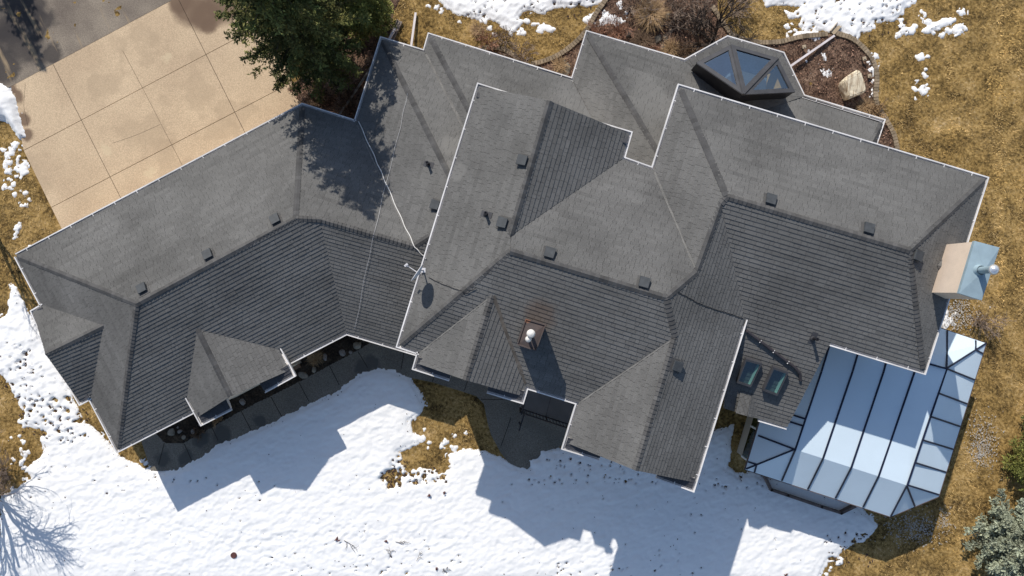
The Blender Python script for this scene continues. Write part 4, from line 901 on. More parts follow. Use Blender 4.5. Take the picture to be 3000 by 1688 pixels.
# garden brick edging
M['edge_brick'] = mat('tan_edging_brick', (0.26, 0.20, 0.135), 0.95, 0.2, 2.5, 0.2, 25, tone=True)
def edging(pts, label):
    p = [Vector((*gp(*q), 0)) for q in pts]; s = []
    for i in range(len(p) - 1):                     # Catmull-Rom
        a, b, c, d = p[max(i - 1, 0)], p[i], p[i + 1], p[min(i + 2, len(p) - 1)]
        for k in range(12):
            t = k / 12; s.append(0.5 * ((2 * b) + (c - a) * t + (2 * a - 5 * b + 4 * c - d) * t * t + (3 * b - a - 3 * c + d) * t ** 3))
    s.append(p[-1]); mb = MB(); acc = 0; last = s[0]
    out = [s[0]]
    for q in s[1:]:
        while (q - out[-1]).length >= 0.135: out.append(out[-1] + (q - out[-1]).normalized() * 0.135)
    for a, b in zip(out, out[1:]):
        d = (b - a); c = (a + b) / 2; n0 = len(mb.f)
        mb.box((c.x, c.y, 0.035 + random.uniform(-.01, .01)), 0.118, 0.20 + random.uniform(-.015, .015), 0.13, math.atan2(d.y, d.x) + random.uniform(-.05, .05))
        tn = random.uniform(.75, 1.2)
        for i in range(n0, len(mb.f)): mb.t[i] = tn
    o = mb.build('garden_edging', M['edge_brick'], tone=True); return tag(o, label, 'edging', 'brick edgings of the flower beds')
edging([(1782, -30), (1774, 0), (1745, 41), (1720, 87), (1683, 128), (1638, 161), (1588, 182), (1551, 190)], 'tan brick edging sweeping from the top snow patch down to the white gutter corner')
edging([(1385, 152), (1410, 143), (1455, 141), (1497, 157), (1520, 180)], 'short tan brick edging arching in front of the long north gutter')
edging([(2085, 20), (2105, 50), (2124, 80), (2145, 104), (2186, 120), (2232, 126), (2282, 124), (2315, 116), (2352, 108), (2393, 104), (2424, 101)], 'tan brick edging running from the bare tree past the glass lantern to the splash trough')
edging([(2447, 99), (2497, 116), (2538, 153), (2560, 190), (2567, 232), (2563, 282), (2571, 315), (2596, 356), (2617, 398), (2627, 443)], 'tan brick edging curving round the bed with the boulder')

# dark timber-and-stone curb holding snow beside the sunroom
mb = MB(); q = [P(2236, 1394, 0), P(2253, 1430, 0), P(2300, 1446, 0), P(2398, 1479, 0), P(2455, 1497, 0), P(2494, 1478, 0)]
M['curb'] = mat('brown_curb', (0.17, 0.13, 0.115), 0.9, 0.2, 3, .15, 20)
for a, b in zip(q, q[1:]):
    d = b - a; mb.box(((a.x + b.x) / 2, (a.y + b.y) / 2, .17), d.length + .09, .10, .34, math.atan2(d.y, d.x))
tag(mb.build('planter_curb', M['curb']), 'low brown curb of a snow-filled planter under the sunroom edge', 'planter curb')

# ------------------------------------------------------------------ evergreens
def conifer_foliage(h, rad, z0, n_br, prof, seed, leaf=0.11, droop=0.18, up=0.25, dens=1.0, wid=0.38, lr=(.72, 1.12), tr=(.75, 1.25)):
    """needle sprays along real boughs: returns quads (V, F, tone) and the bough lines"""
    g = np.random.default_rng(seed); Vs = []; tones = []; boughs = []
    for i in range(n_br):
        t = (i + g.random()) / n_br; z = z0 + (h - z0) * t; az = i * 2.39996 + g.normal(0, .35); L = rad * prof(t) * g.uniform(*lr)
        if L < 0.12: L = 0.12
        dirh = np.array([math.cos(az), math.sin(az), 0.0]); side = np.array([-dirh[1], dirh[0], 0.0]); bt = g.uniform(*tr)
        k = max(3, int(L / 0.085 * dens)); s = np.sort(g.uniform(0.12, 1.0, k) ** 0.8)
        ctr = lambda q: np.outer(q * L, dirh) + np.outer(-droop * L * q + up * L * q ** 2.2, [0, 0, 1.0]) + np.array([0, 0, z])
        boughs.append(ctr(np.array([0, .35, .7, .95])))
        for sgn in (-1, 1, 0):
            wl = (0.20 + 0.30 * (1 - s)) * min(1.0, L) * (1.0 if sgn else .55)
            for q, w_ in zip(s, wl):
                b0 = ctr(np.array([q]))[0]; d = dirh * 0.75 + side * sgn * g.uniform(.5, 1.0) + np.array([0, 0, g.uniform(-.25, .35)]); d /= np.linalg.norm(d)
                m = max(2, int(w_ / (leaf * 0.42)))
                f = (np.arange(m) + g.random(m)) / m
                c = b0 + np.outer(f * w_, d) + g.normal(0, .018, (m, 3))
                a = d + g.normal(0, .55, (m, 3)); a /= np.linalg.norm(a, axis=1)[:, None]
                b = np.cross(a, g.normal(0, 1, (m, 3)) + np.array([0, 0, 1.2])); b /= np.linalg.norm(b, axis=1)[:, None]
                l = leaf * g.uniform(.6, 1.3, m)[:, None]; wd = l * wid * .5
                Vs.append(np.stack([c - a * l * .5, c + b * wd, c + a * l * .5, c - b * wd], 1)); tones.append(bt * g.uniform(.72, 1.28, m))
    Vv = np.concatenate(Vs).reshape(-1, 3); Fq = np.arange(len(Vv)).reshape(-1, 4)
    return Vv, Fq, np.concatenate(tones), boughs
def leaf_mat(name, col, col2, trans=0.25):
    m = mat(name, col, 0.7, 0.2, 1.1, tone=True, col2=col2, spec=0.2); b = m.node_tree.nodes['Principled BSDF']
    b.inputs['Subsurface Weight'].default_value = 0.0; return m
M['bark'] = mat('brown_bark', (0.10, 0.075, 0.058), 0.95, 0.25, 8)
M['spruce'] = leaf_mat('dark_green_needles', (0.080, 0.102, 0.030), (0.150, 0.138, 0.042))
M['spruce_blue'] = leaf_mat('blue_green_needles', (0.36, 0.38, 0.265), (0.28, 0.315, 0.235))
M['spruce_olive'] = leaf_mat('olive_needles', (0.23, 0.235, 0.060), (0.15, 0.165, 0.045))
def conifer(px, py, h, rad, label, m, n_br, seed, prof=lambda t: (1 - t) ** .75, z0=0.25, **kw):
    x, y = gp(px, py); t = empty('spruce_tree', (x, y, 0), label, 'tree'); t.location = (x, y, 0)
    Vv, Fq, tn, boughs = conifer_foliage(h, rad, z0, n_br, prof, seed, **kw)
    np_mesh('crown', Vv, Fq, m, tone=tn, parent=t)
    mb = MB(); mb.tube([(0, 0, -.05), (0, 0, h * .5), (0, 0, h * .96)], [0.045 * rad + .05, .03 * rad + .03, .012], 9)
    for b in boughs: mb.tube([tuple(q) for q in b], [0.022, .016, .01, .005], 4, cap=False)
    me = mb.build('trunk', M['bark']); me.parent = t
    return t
bell = lambda t: max(0.02, (1 - t ** 2.8)) * (0.76 + .24 * min(1, t * 2.5))
conifer(962, 168, 10.6, 2.45, 'tall dark green spruce between the driveway and the shaded roof corner', M['spruce'], 350, 3, prof=bell, z0=0.9, leaf=.13, dens=1.0, wid=.42, lr=(.55, 1.2), tr=(.5, 1.6))
conifer(1088, 74, 6.9, 1.25, 'smaller sunlit spruce at the top beside the wooden trough', M['spruce_olive'], 260, 4, leaf=.12, prof=bell)
conifer(2950, 1570, 4.6, 2.15, 'pale blue-green spruce at the lower corner of the brown lawn', M['spruce_blue'], 360, 5, leaf=.12, up=.32, wid=.5)
conifer(2994, 1346, 3.2, 1.25, 'olive green spruce behind the paler blue one beside the lawn', M['spruce_olive'], 190, 6, leaf=.10)
conifer(3046, 1205, 3.4, 1.15, 'dark spruce touching the frame edge across the lawn from the sunroom', M['spruce'], 150, 8, leaf=.11)
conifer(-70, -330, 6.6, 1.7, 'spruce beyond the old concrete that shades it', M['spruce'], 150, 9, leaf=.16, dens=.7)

# ------------------------------------------------------------------ bare trees and shrubs
M['tree_bark'] = mat('dark_tree_bark', (0.060, 0.046, 0.038), 0.95, 0.25, 3)
M['twig'] = mat('grey_brown_twigs', (0.25, 0.19, 0.15), 0.95, 0.25, 3)
M['twig_red'] = mat('reddish_twigs', (0.30, 0.165, 0.11), 0.95, 0.25, 3)
M['straw'] = mat('straw_stalks', (0.36, 0.24, 0.13), 0.95, 0.3, 3)
M['deadbrown'] = mat('dead_brown_stalks', (0.15, 0.10, 0.065), 0.95, 0.3, 3)
def branches(rnd, p, d, L, r, depth, out, spread=.55, lift=.12, rmin=.006):
    n = 3; pts = [p]; 
    for i in range(n):
        d = (d + Vector((rnd.gauss(0, .13), rnd.gauss(0, .13), rnd.gauss(0, .10) + lift * .2))).normalized(); pts.append(pts[-1] + d * (L / n))
    out.append((pts, [max(rmin, r * (1 - .18 * i)) for i in range(n + 1)]))
    if depth <= 0: return
    for _ in range(rnd.choice((2, 3, 3, 4))):
        k = rnd.randint(1, n); a = Vector((rnd.gauss(0, 1), rnd.gauss(0, 1), rnd.gauss(0, .7))).normalized()
        branches(rnd, pts[k], (d + a * spread * rnd.uniform(.7, 1.3)).normalized(), L * rnd.uniform(.55, .8), r * .58, depth - 1, out, spread, lift, rmin)
def bare_tree(name, px, py, stems, L, r, depth, label, cat, m, seed, tilt=.45, group=None, spread=.55, rmin=.0065):
    rnd = random.Random(seed); x, y = gp(px, py); t = empty(name, (x, y, 0), label, cat, group); out = []
    for i in range(stems):
        az = i * 2 * math.pi / stems + rnd.uniform(-.4, .4); tl = tilt * rnd.uniform(.5, 1.2) if stems > 1 else .08
        branches(rnd, Vector((math.cos(az) * .05, math.sin(az) * .05, -.03)), Vector((math.cos(az) * tl, math.sin(az) * tl, 1)).normalized(), L * rnd.uniform(.8, 1.15), r, depth, out, spread, rmin=rmin)
    mb = MB(); mc = MB()
    for pts, rr in out:
        (mb if rr[0] > r * .5 else mc).tube(pts, rr, 5 if rr[0] > .012 else 3, cap=False)
    a = mb.build('trunk' if cat == 'tree' else 'stem', m); a.parent = t
    if mc.v: b = mc.build('crown' if cat == 'tree' else 'branches', m); b.parent = t
    return t
bare_tree('bare_tree', 2086, 124, 7, 1.35, .075, 4, 'many-stemmed bare tree in the mulch just above the glass lantern', 'tree', M['tree_bark'], 21, tilt=.75, rmin=.007)
bare_tree('bare_tree', -14, 1432, 4, 2.4, .12, 5, 'bare tree at the frame edge throwing branching shade on the snow', 'tree', M['twig'], 22, tilt=.30, rmin=.007)
bare_tree('bare_tree', -38, 640, 1, 2.2, .11, 4, 'bare tree just outside the frame shading the patchy snow by the garage', 'tree', M['twig'], 23, rmin=.007)
for i, (px, py, st, L, m, lb) in enumerate([
    (1528, 172, 9, .42, 'twig', 'thin bare shrub between the two tan edgings at the long gutter'), (1432, 128, 8, .30, 'twig_red', 'low reddish bare shrub above the short arched edging'), (1478, 118, 7, .26, 'twig', 'small grey bare shrub near the snowy lawn top'),
    (1762, 112, 12, .34, 'twig_red', 'reddish twiggy shrub inside the bed by the sharp gutter corner'), (1810, 96, 10, .32, 'twig_red', 'reddish shrub beside the small snow patch in the bed'), (1868, 22, 10, .42, 'twig', 'grey bare shrub at the frame top above the big grass clump'),
    (1985, 30, 9, .45, 'twig', 'grey bare shrub up the bed behind the pale flat stones'), (2035, 58, 9, .40, 'twig', 'bare shrub close to the left of the bare tree'), (2150, 30, 9, .50, 'twig', 'sprawling bare shrub at the frame top right of the bare tree'),
    (1905, 168, 10, .26, 'twig_red', 'rusty low shrub by the long gutter below the stones'), (2010, 150, 10, .30, 'deadbrown', 'dark dead shrub in the corner where the bay begins'), (1970, 60, 7, .25, 'twig', 'little bare shrub among the pale flat stones'),
    (935, 292, 16, .28, 'deadbrown', 'round dead shrub in the shaded nook beside the garage roof'), (1000, 250, 10, .35, 'twig', 'shaded bare shrub along the pole under the spruce'), (1020, 300, 9, .3, 'deadbrown', 'dead shrub in the dark nook next to the gutter'), (900, 330, 10, .25, 'twig', 'low twiggy shrub at the edge of the garage gutter'),
    (585, 1268, 8, .16, 'deadbrown', 'dry perennial by the walk in front of the gabled dormer'), (640, 1222, 8, .16, 'straw', 'dry straw perennial under the gabled dormer'), (2560, 330, 10, .22, 'straw', 'dry shrub in the corner of the boulder bed'), (2690, 560, 0, 0, '', ''),
    (2870, 945, 9, .42, 'twig', 'bare shrub on the lawn between chimney and sunroom'), (12, 1380, 14, .45, 'twig', 'pale bare bush on the brown lawn at the left frame edge')]):
    if st: bare_tree('bare_shrub', px, py, st + 5, L * 1.25, .016, 3, lb, 'shrub', M[m], 40 + i, tilt=.9, group='bare shrubs in the beds', spread=.7)
def grass_clump(px, py, n, L, m, label, seed, lean=.9):
    g = np.random.default_rng(seed); x, y = gp(px, py); az = g.uniform(0, 2 * math.pi, n); tl = g.uniform(.1, 1, n) ** .7 * lean; l = L * g.uniform(.6, 1.15, n)
    b = np.stack([g.normal(0, .08, n), g.normal(0, .08, n), np.zeros(n)], 1); d = np.stack([np.cos(az) * np.sin(tl), np.sin(az) * np.sin(tl), np.cos(tl)], 1); mid = b + d * (l * .6)[:, None]
    d2 = d + np.stack([np.cos(az) * .5, np.sin(az) * .5, -.6 * np.ones(n)], 1); d2 /= np.linalg.norm(d2, axis=1)[:, None]; tip = mid + d2 * (l * .5)[:, None]
    s = np.stack([-np.sin(az), np.cos(az), np.zeros(n)], 1) * .008
    Vv = np.stack([b - s, b + s, mid + s, mid - s, mid - s, mid + s, tip + s * .2, tip - s * .2], 1).reshape(-1, 3)
    t = empty('dry_grass_clump', (x, y, 0), label, 'grass clump', 'clumps of dead grass in the beds'); np_mesh('blades', Vv, np.arange(len(Vv)).reshape(-1, 4), m, parent=t)
grass_clump(1902, 52, 900, .85, M['straw'], 'big straw-coloured grass clump left of the pale flat stones', 1)
grass_clump(1880, 128, 500, .60, M['deadbrown'], 'dark brown collapsed grass clump beside the dark rock', 2, 1.2)
grass_clump(1962, 150, 420, .50, M['straw'], 'tan grass clump against the long gutter below the stones', 3, 1.2)
grass_clump(1640, 195, 260, .42, M['straw'], 'small tan grass clump in the pointed bed by the gutter notch', 4)
grass_clump(2014, 165, 300, .55, M['deadbrown'], 'dark frond clump at the inner corner of the lantern bay', 5, 1.1)
grass_clump(2530, 318, 300, .45, M['straw'], 'tan grass clump just below the boulder', 6, 1.2)
grass_clump(1400, 92, 240, .40, M['straw'], 'tan grass tuft at the edge of the top snow patch', 7, 1.1)
grass_clump(926, 1046, 260, .38, M['straw'], 'dry tan clump among stones in the shaded front bed', 8, 1.3)

# ------------------------------------------------------------------ stones
M['rock'] = mat('grey_tan_stone', (0.24, 0.21, 0.165), 0.95, 0.25, 4, .2, 25); M['rock_pale'] = mat('pale_stone', (0.24, 0.215, 0.195), 0.95, 0.15, 4, .15, 25); M['rock_dark'] = mat('dark_stone', (0.085, 0.07, 0.06), 0.95, 0.25, 4, .2, 25)
def rock(px, py, s, m, label, seed, flat=.5, asp=1.0, rz=0.0):
    rnd = random.Random(seed); bm = bmesh.new(); bmesh.ops.create_icosphere(bm, subdivisions=2, radius=1)
    cuts = [(Vector((rnd.gauss(0, 1), rnd.gauss(0, 1), rnd.gauss(0, .8))).normalized(), rnd.uniform(.55, .85)) for _ in range(9)]
    for v in bm.verts:
        for n, d in cuts:
            k = v.co.dot(n) - d
            if k > 0: v.co -= n * k
        v.co += Vector((rnd.gauss(0, .02), rnd.gauss(0, .02), rnd.gauss(0, .02)))
        v.co = Vector((v.co.x * s * asp, v.co.y * s, v.co.z * s * flat))
    me = bpy.data.meshes.new('stone'); bm.to_mesh(me); bm.free(); me.materials.append(M[m]); o = bpy.data.objects.new('stone', me); COL.objects.link(o)
    o.location = (*gp(px, py), s * flat * .35); o.rotation_euler = (0, 0, rz); return tag(o, label, 'stone', 'garden stones')
for i, (px, py, s, m, lb, fl, asp) in enumerate([
    (1956, 48, .20, 'rock', 'upright-lying tan slab stone highest of the bed stones', .3, .6), (1931, 79, .19, 'rock', 'flat tan stone on the grass clump side', .3, 1.1), (1927, 115, .22, 'rock', 'large tan stone above the long gutter', .4, .9), (1948, 113, .15, 'rock', 'middle tan stone touching the large one', .4, 1), (1941, 138, .19, 'rock', 'round tan stone nearest the long gutter', .4, .8), (1966, 91, .12, 'rock', 'small tan stone right of the stone row', .4, 1.2),
    (1951, 160, .07, 'rock_pale', 'pebble-sized pale stone at the gutter line', .5, 1), (1838, 98, .20, 'rock_dark', 'dark stone between the reddish shrubs', .6, 1.1), (1655, 206, .24, 'rock', 'long tan stone lying in the pointed bed', .4, 1.5), (1648, 183, .14, 'rock', 'tan stone behind the long one in the pointed bed', .4, 1),
    (711, 1178, .16, 'rock_pale', 'white jagged stone below the dormer peak', .6, 1), (1048, 1012, .20, 'rock', 'rounded tan stone highest up the front bed', .6, 1), (1003, 1034, .16, 'rock_pale', 'grey stone between the walk and the front gutter', .5, 1), (1027, 1031, .09, 'rock_pale', 'small pale stone beside the grey one', .5, 1), (953, 1046, .17, 'rock_pale', 'pale stone right of the dry clump in the front bed', .6, .8),
    (921, 1083, .12, 'rock', 'tan stone on the walk edge below the dry clump', .5, 1.2), (889, 1098, .17, 'rock', 'low broad stone right of the wooden step', .3, 1.4), (566, 1264, .12, 'rock_pale', 'pale stone on the walk edge near the garage end', .5, 1), (586, 1244, .08, 'rock_pale', 'small pale stone at the dormer gutter corner', .5, 1), (503, 1266, .18, 'rock', 'broad tan stone nearest the garage end', .4, 1.3), (528, 1264, .12, 'rock_pale', 'pale stone in the middle of the end group', .5, .8), (538, 1282, .13, 'rock', 'tan stone closest to the curved walk', .4, 1), (521, 1252, .06, 'rock_pale', 'white pebble behind the end group of stones', .5, 1)]):
    rock(px, py, s, m, lb, 100 + i, fl, asp, (i * 1.3) % 3)

# big striped block in the mulch
M['striped'] = mat('striped_cream_stone', (0.80, 0.70, 0.52), 0.85, 0.1, 3, .1, 25)
_t = M['striped'].node_tree; N_ = _t.nodes; L_ = _t.links; b_ = N_['Principled BSDF']; src = b_.inputs['Base Color'].links[0].from_socket
tc = N_.new('ShaderNodeTexCoord'); mp = N_.new('ShaderNodeMapping'); mp.inputs['Scale'].default_value = (9, 1.0, 3); L_.new(tc.outputs['Object'], mp.inputs[0])
nz = N_.new('ShaderNodeTexNoise'); nz.inputs['Scale'].default_value = 1.6; nz.inputs['Detail'].default_value = 5; L_.new(mp.outputs[0], nz.inputs['Vector'])
rp = N_.new('ShaderNodeValToRGB'); rp.color_ramp.elements[0].position = .38; rp.color_ramp.elements[0].color = (.30, .17, .08, 1); rp.color_ramp.elements[1].position = .56; rp.color_ramp.elements[1].color = (1, 1, 1, 1)
L_.new(nz.outputs['Fac'], rp.inputs[0]); mm = N_.new('ShaderNodeMix'); mm.data_type = 'RGBA'; mm.blend_type = 'MULTIPLY'; mm.inputs[0].default_value = .62; L_.new(src, mm.inputs[6]); L_.new(rp.outputs[0], mm.inputs[7]); L_.new(mm.outputs[2], b_.inputs['Base Color'])
zt = 0.75; topq = [(2477, 236), (2483, 223), (2513, 203), (2524, 211), (2539, 262), (2534, 268), (2492, 285), (2487, 280)]
tv = [P(*q, zt - (0.0 if i in (2, 3) else .03) - (.14 if i in (4, 5, 6, 7) else 0)) for i, q in enumerate(topq)]; bx, by = P(2508, 246, zt).x, P(2508, 246, zt).y
cb = Vector((bx - .02, by - .04, 0)); low = [cb + (Vector((q.x, q.y, 0)) - Vector((bx, by, 0))) * .93 for q in tv]; midv = [cb + (Vector((q.x, q.y, 0)) - Vector((bx, by, 0))) * 1.05 + Vector((0, 0, .42)) for q in tv]
bm = bmesh.new(); r0 = [bm.verts.new(q - Vector((0, 0, .05)) - cb) for q in low]; r1 = [bm.verts.new(q - cb) for q in midv]; r2 = [bm.verts.new(q - cb) for q in tv]; n = len(tv)
for a_, c_ in ((r0, r1), (r1, r2)):
    for i in range(n): bm.faces.new((a_[i], a_[(i + 1) % n], c_[(i + 1) % n], c_[i]))
bm.faces.new(r2); bm.faces.new(r0[::-1]); bmesh.ops.recalc_face_normals(bm, faces=bm.faces); bmesh.ops.bevel(bm, geom=[e for e in bm.edges], offset=.03, segments=2, affect='EDGES')
bmesh.ops.triangulate(bm, faces=[f for f in bm.faces if len(f.verts) > 4]); bmesh.ops.subdivide_edges(bm, edges=[e for e in bm.edges if e.calc_length() > .12], cuts=3, use_grid_fill=True)
rnd = random.Random(5)
for v in bm.verts: v.co += Vector((rnd.gauss(0, .006), rnd.gauss(0, .006), rnd.gauss(0, .006)))
me = bpy.data.meshes.new('boulder'); bm.to_mesh(me); bm.free(); me.materials.append(M['striped']); o = bpy.data.objects.new('boulder', me); COL.objects.link(o); o.location = cb; tag(o, 'big cream striped boulder with a rusty streak standing in the mulch bed', 'boulder')

# ------------------------------------------------------------------ drain pipes, splash troughs, lights and other small things
M['pipe'] = mat('pinkish_white_pipe', (0.66, 0.60, 0.60), 0.5, 0.12, 2)
def drain(pts, label, r=.045, m='pipe'):
    mb = MB(); d = [P(*q) for q in pts]
    for a, b in zip(d, d[1:]):
        v = b - a; mb.box((a + b) / 2, v.length, r * 2, r * 1.7, tilt=v.to_track_quat('X', 'Z').to_matrix())
    return tag(mb.build('drain_pipe', M[m]), label, 'drain pipe', 'drain pipes leading water off the roof')
drain([(2310, 198, .30), (2444, 105, .12)], 'long white drain pipe crossing the mulch towards the small trough')
drain([(1204, 142, .3), (1218, 38, .10)], 'white drain pipe lying on the brown grass beside the dark gravel')
drain([(1133, 128, .3), (1158, 84, .16)], 'short white drain pipe emptying into the weathered wooden trough')
M['wood_grey'] = mat('weathered_wood', (0.24, 0.20, 0.17), 0.95, 0.25, 5, .2, 20)
def trough(c, ln, wd, ang, label, m='wood_grey'):
    x, y = gp(*c); t = empty('splash_trough', (x, y, 0), label, 'splash trough'); T = Matrix.Rotation(ang, 3, 'Z')
    for nm, q, sx, sy, sz in (('base', (0, 0, .04), ln, wd - .04, .03), ('side_board', (0, wd / 2, .07), ln, .03, .10), ('side_board', (0, -wd / 2, .07), ln, .03, .10)):
        mb = MB(); mb.box(T @ Vector(q), sx, sy, sz, ang); o = mb.build(nm, M[m]); o.parent = t
    return t
trough((1158, 92), .95, .22, R(64), 'grey wooden trough catching the short drain pipe by the spruce')
M['tan_conc'] = mat('tan_concrete', (0.42, 0.34, 0.24), 0.9, .1, 4, .1, 25)
trough((2446, 86), .46, .22, R(50), 'tan concrete trough at the end of the long drain pipe by the snow', 'tan_conc')
M['dappled_pipe'] = mat('pipe_painted_dapple', (0.42, 0.38, 0.33), 0.9, 0.3, 5, col2=(0.15, .12, .10))  # light and dark mottling paints dappled shade onto a pale pipe
mb = MB(); mb.tube([P(1097, 182, .35), P(1045, 262, .28), P(992, 340, .2)], [.055, .05, .045], 8); tag(mb.build('drain_pipe', M['dappled_pipe']), 'long pale pipe with dappled shade painted on, along the side of the nook', 'drain pipe', 'drain pipes leading water off the roof')
def light(px, py, label, h=.22):
    x, y = gp(px, py); t = empty('garden_light', (x, y, 0), label, 'garden light')
    mb = MB(); mb.box((0, 0, h / 2), .05, .05, h); o = mb.build('post', M['black']); o.parent = t
    mb = MB(); mb.box((0, 0, h + .02), .15, .15, .04, .2); mb.box((0, 0, h + .055), .07, .07, .03, .2); o = mb.build('cap', M['tan_conc']); o.parent = t
light(2349, 143, 'small square garden light beside the long drain pipe'); light(2524, 177, 'small square garden light near the snowy edge of the boulder bed'); light(2542, 226, 'small square garden light between boulder and snow strip', .14)
mb = MB(); c = P(688, 1624, 0); mb.lathe((c.x, c.y, 0), [(.13, .02), (.13, .14), (.115, .15), (.10, .14), (0.001, .145)], 20); tag(mb.build('valve_cover', mat('red_brown_plastic', (0.11, 0.045, 0.04), .6, .3, 12)), 'round reddish valve cover alone on the open snow', 'valve cover')
step = empty('garden_step', P(850, 1070, 0), 'brown wooden step with planks in the shaded front bed', 'step'); step.location = (*gp(850, 1072), 0)
for i in range(3):
    mb = MB(); T = R(24); mb.box(Matrix.Rotation(T, 3, 'Z') @ Vector((0, (i - 1) * .17, .25)), .95, .155, .05, T); o = mb.build('plank', mat('brown_plank', (0.20, 0.13, 0.085), .9, .2, 4) if i == 0 else M['edge_plank'] if 'edge_plank' in M else None); 
    if i == 0: M['edge_plank'] = o.data.materials[0]
    o.parent = step
mb = MB(); mb.box((0, 0, .11), .85, .42, .22, R(24)); o = mb.build('frame', M['edge_plank']); o.parent = step
# loose twigs and dead leaves lying on the snow
def twig(px, py, L, ang, label, seed):
    rnd = random.Random(seed); x, y = gp(px, py); out = []; branches(rnd, Vector((0, 0, 0)), Vector((math.cos(ang), math.sin(ang), 0)), L * .62, .012, 2, out, .8, 0, .006); mb = MB()
    for pts, rr in out: mb.tube([(p.x, p.y, max(.0, p.z * .25)) for p in pts], rr, 4, cap=False)
    o = mb.build('fallen_twig', M['bark']); o.location = (x, y, .15); tag(o, label, 'twig', 'twigs lying on the snow')
for i, a in enumerate([(1010, 1580, .6, -.6, 'forked twig on the snow nearest the dead leaf'), (1144, 1628, .42, 1.2, 'short dark twig between the two groups of debris'), (1160, 1584, .5, -.1, 'curled twig at the end of the red leaf pile'), (1222, 1640, .45, 1.0, 'bushy twig standing out in the lower middle snow'), (1296, 1672, .3, .3, 'small twig at the very bottom of the snow'), (2210, 1520, .0, 0, '')]):
    if a[2]: twig(*a, 60 + i)
M['leaf_dead'] = mat('dead_leaf', (0.12, 0.05, 0.045), .8, .3, 20)
def dead_leaf(px, py, s, label, seed):
    rnd = random.Random(seed); x, y = gp(px, py); mb = MB()
    for k in range(3):
        c = Vector((rnd.gauss(0, s * .4), rnd.gauss(0, s * .4), .02 + .02 * k)); a = rnd.uniform(0, 6.28); u = Vector((math.cos(a), math.sin(a), rnd.uniform(-.2, .3))) * s; v = Vector((-math.sin(a), math.cos(a), rnd.uniform(-.2, .3))) * s * .6
        mb.add([c - u, c + v * .8 - Vector((0, 0, .01)), c + u, c - v * .8 - Vector((0, 0, .01)), c + Vector((0, 0, .025))], [(0, 1, 4), (1, 2, 4), (2, 3, 4), (3, 0, 4)])
    o = mb.build('dead_leaf', M['leaf_dead']); o.location = (x, y, .13); tag(o, label, 'dead leaf', 'dead leaves on the snow')
for i, a in enumerate([(990, 1577, .09, 'large curled brown leaf between the round cover and the forked twig'), (1259, 1450, .08, 'dark red leaf clump on bright snow left of its twin'), (1302, 1441, .07, 'dark red leaf clump on bright snow right of its twin'), (1134, 1582, .07, 'red leaf pile beside the curled twig'), (1281, 1661, .07, 'red leaves near the bottom frame edge'), (2300, 1682, .08, 'dark red leaves at the bottom near the brown lawn')]): dead_leaf(*a, 80 + i)
# dark debris sunk in the melt holes
g = RNG; lv = []
for (x, y, r) in holes:
    if random.random() < .75:
        for _ in range(2):
            a = random.uniform(0, 6.28); s = min(r * .9, .05) * random.uniform(.6, 1.2); c = Vector((x + random.gauss(0, r * .3), y + random.gauss(0, r * .3), 0))
            i, j = min(X_.shape[0] - 1, np.searchsorted(X_[:, 0], c.x)), min(X_.shape[1] - 1, np.searchsorted(Y_[0], c.y)); c.z = max(0.0, float(hs[i, j])) + .03
            u = Vector((math.cos(a), math.sin(a), random.uniform(-.3, .3))) * s; v = Vector((-math.sin(a), math.cos(a), random.uniform(-.3, .3))) * s * .7; lv.append([c - u, c + v, c + u, c - v])
sx_, sy_ = g.uniform(-22, 22, 26000), g.uniform(-12.4, 12.4, 26000)
ii = np.clip(np.searchsorted(X_[:, 0], sx_), 0, X_.shape[0] - 1); jj = np.clip(np.searchsorted(Y_[0], sy_), 0, X_.shape[1] - 1); ev = e[ii, jj]
for x, y, z, q in zip(sx_, sy_, hs[ii, jj], ev):          # grit and leaf crumbs gather along the melting edge, a few anywhere
    if (0.02 < q < .45 and random.random() < .62 * (1 - q / .45) ** 2) or (q > .4 and random.random() < .022):
        s = random.uniform(.012, .036); a = random.uniform(0, 6.28); c = Vector((x, y, max(0, float(z)) + .022)); u = Vector((math.cos(a), math.sin(a), random.uniform(-.2, .2))) * s; v = Vector((-math.sin(a), math.cos(a), random.uniform(-.2, .2))) * s * random.uniform(.4, .9); lv.append([c - u, c + v, c + u, c - v])
Vv = np.array([[tuple(q) for q in l] for l in lv]).reshape(-1, 3)
M['litter'] = mat('dark_leaf_litter', (0.055, 0.032, 0.03), .9, .3, 30)
tag(np_mesh('leaf_litter', Vv, np.arange(len(Vv)).reshape(-1, 4), M['litter']), kind='stuff')

M['thatch'] = mat('pale_dead_thatch', (0.44, 0.41, 0.37), .95, .15, 2)
qx, qy = [], []
for (px, py, sx, sy, n) in ((2878, 1292, 22, 42, 420), (2868, 1320, 18, 24, 200), (2675, 1545, 42, 26, 620), (2765, 1520, 8, 20, 90), (2800, 925, 32, 28, 620), (1300, 1215, 1, 1, 1)):
    qx.append(g.normal(px, sx, n)); qy.append(g.normal(py, sy, n))
qx, qy = np.concatenate(qx), np.concatenate(qy); x, y = gp(qx, qy); n = len(x); az = g.uniform(0, 6.283, n); l = g.uniform(.015, .05, n); wd = l * g.uniform(.3, .7, n)
u = np.stack([np.cos(az), np.sin(az), g.uniform(-.3, .3, n)], 1) * l[:, None]; v = np.stack([-np.sin(az), np.cos(az), g.uniform(-.3, .3, n)], 1) * wd[:, None]; b = np.stack([x, y, .035 + g.uniform(0, .04, n)], 1)
tag(np_mesh('pale_thatch', np.stack([b - u, b + v, b + u, b - v], 1).reshape(-1, 3), np.arange(4 * n).reshape(-1, 4), M['thatch']), kind='stuff')
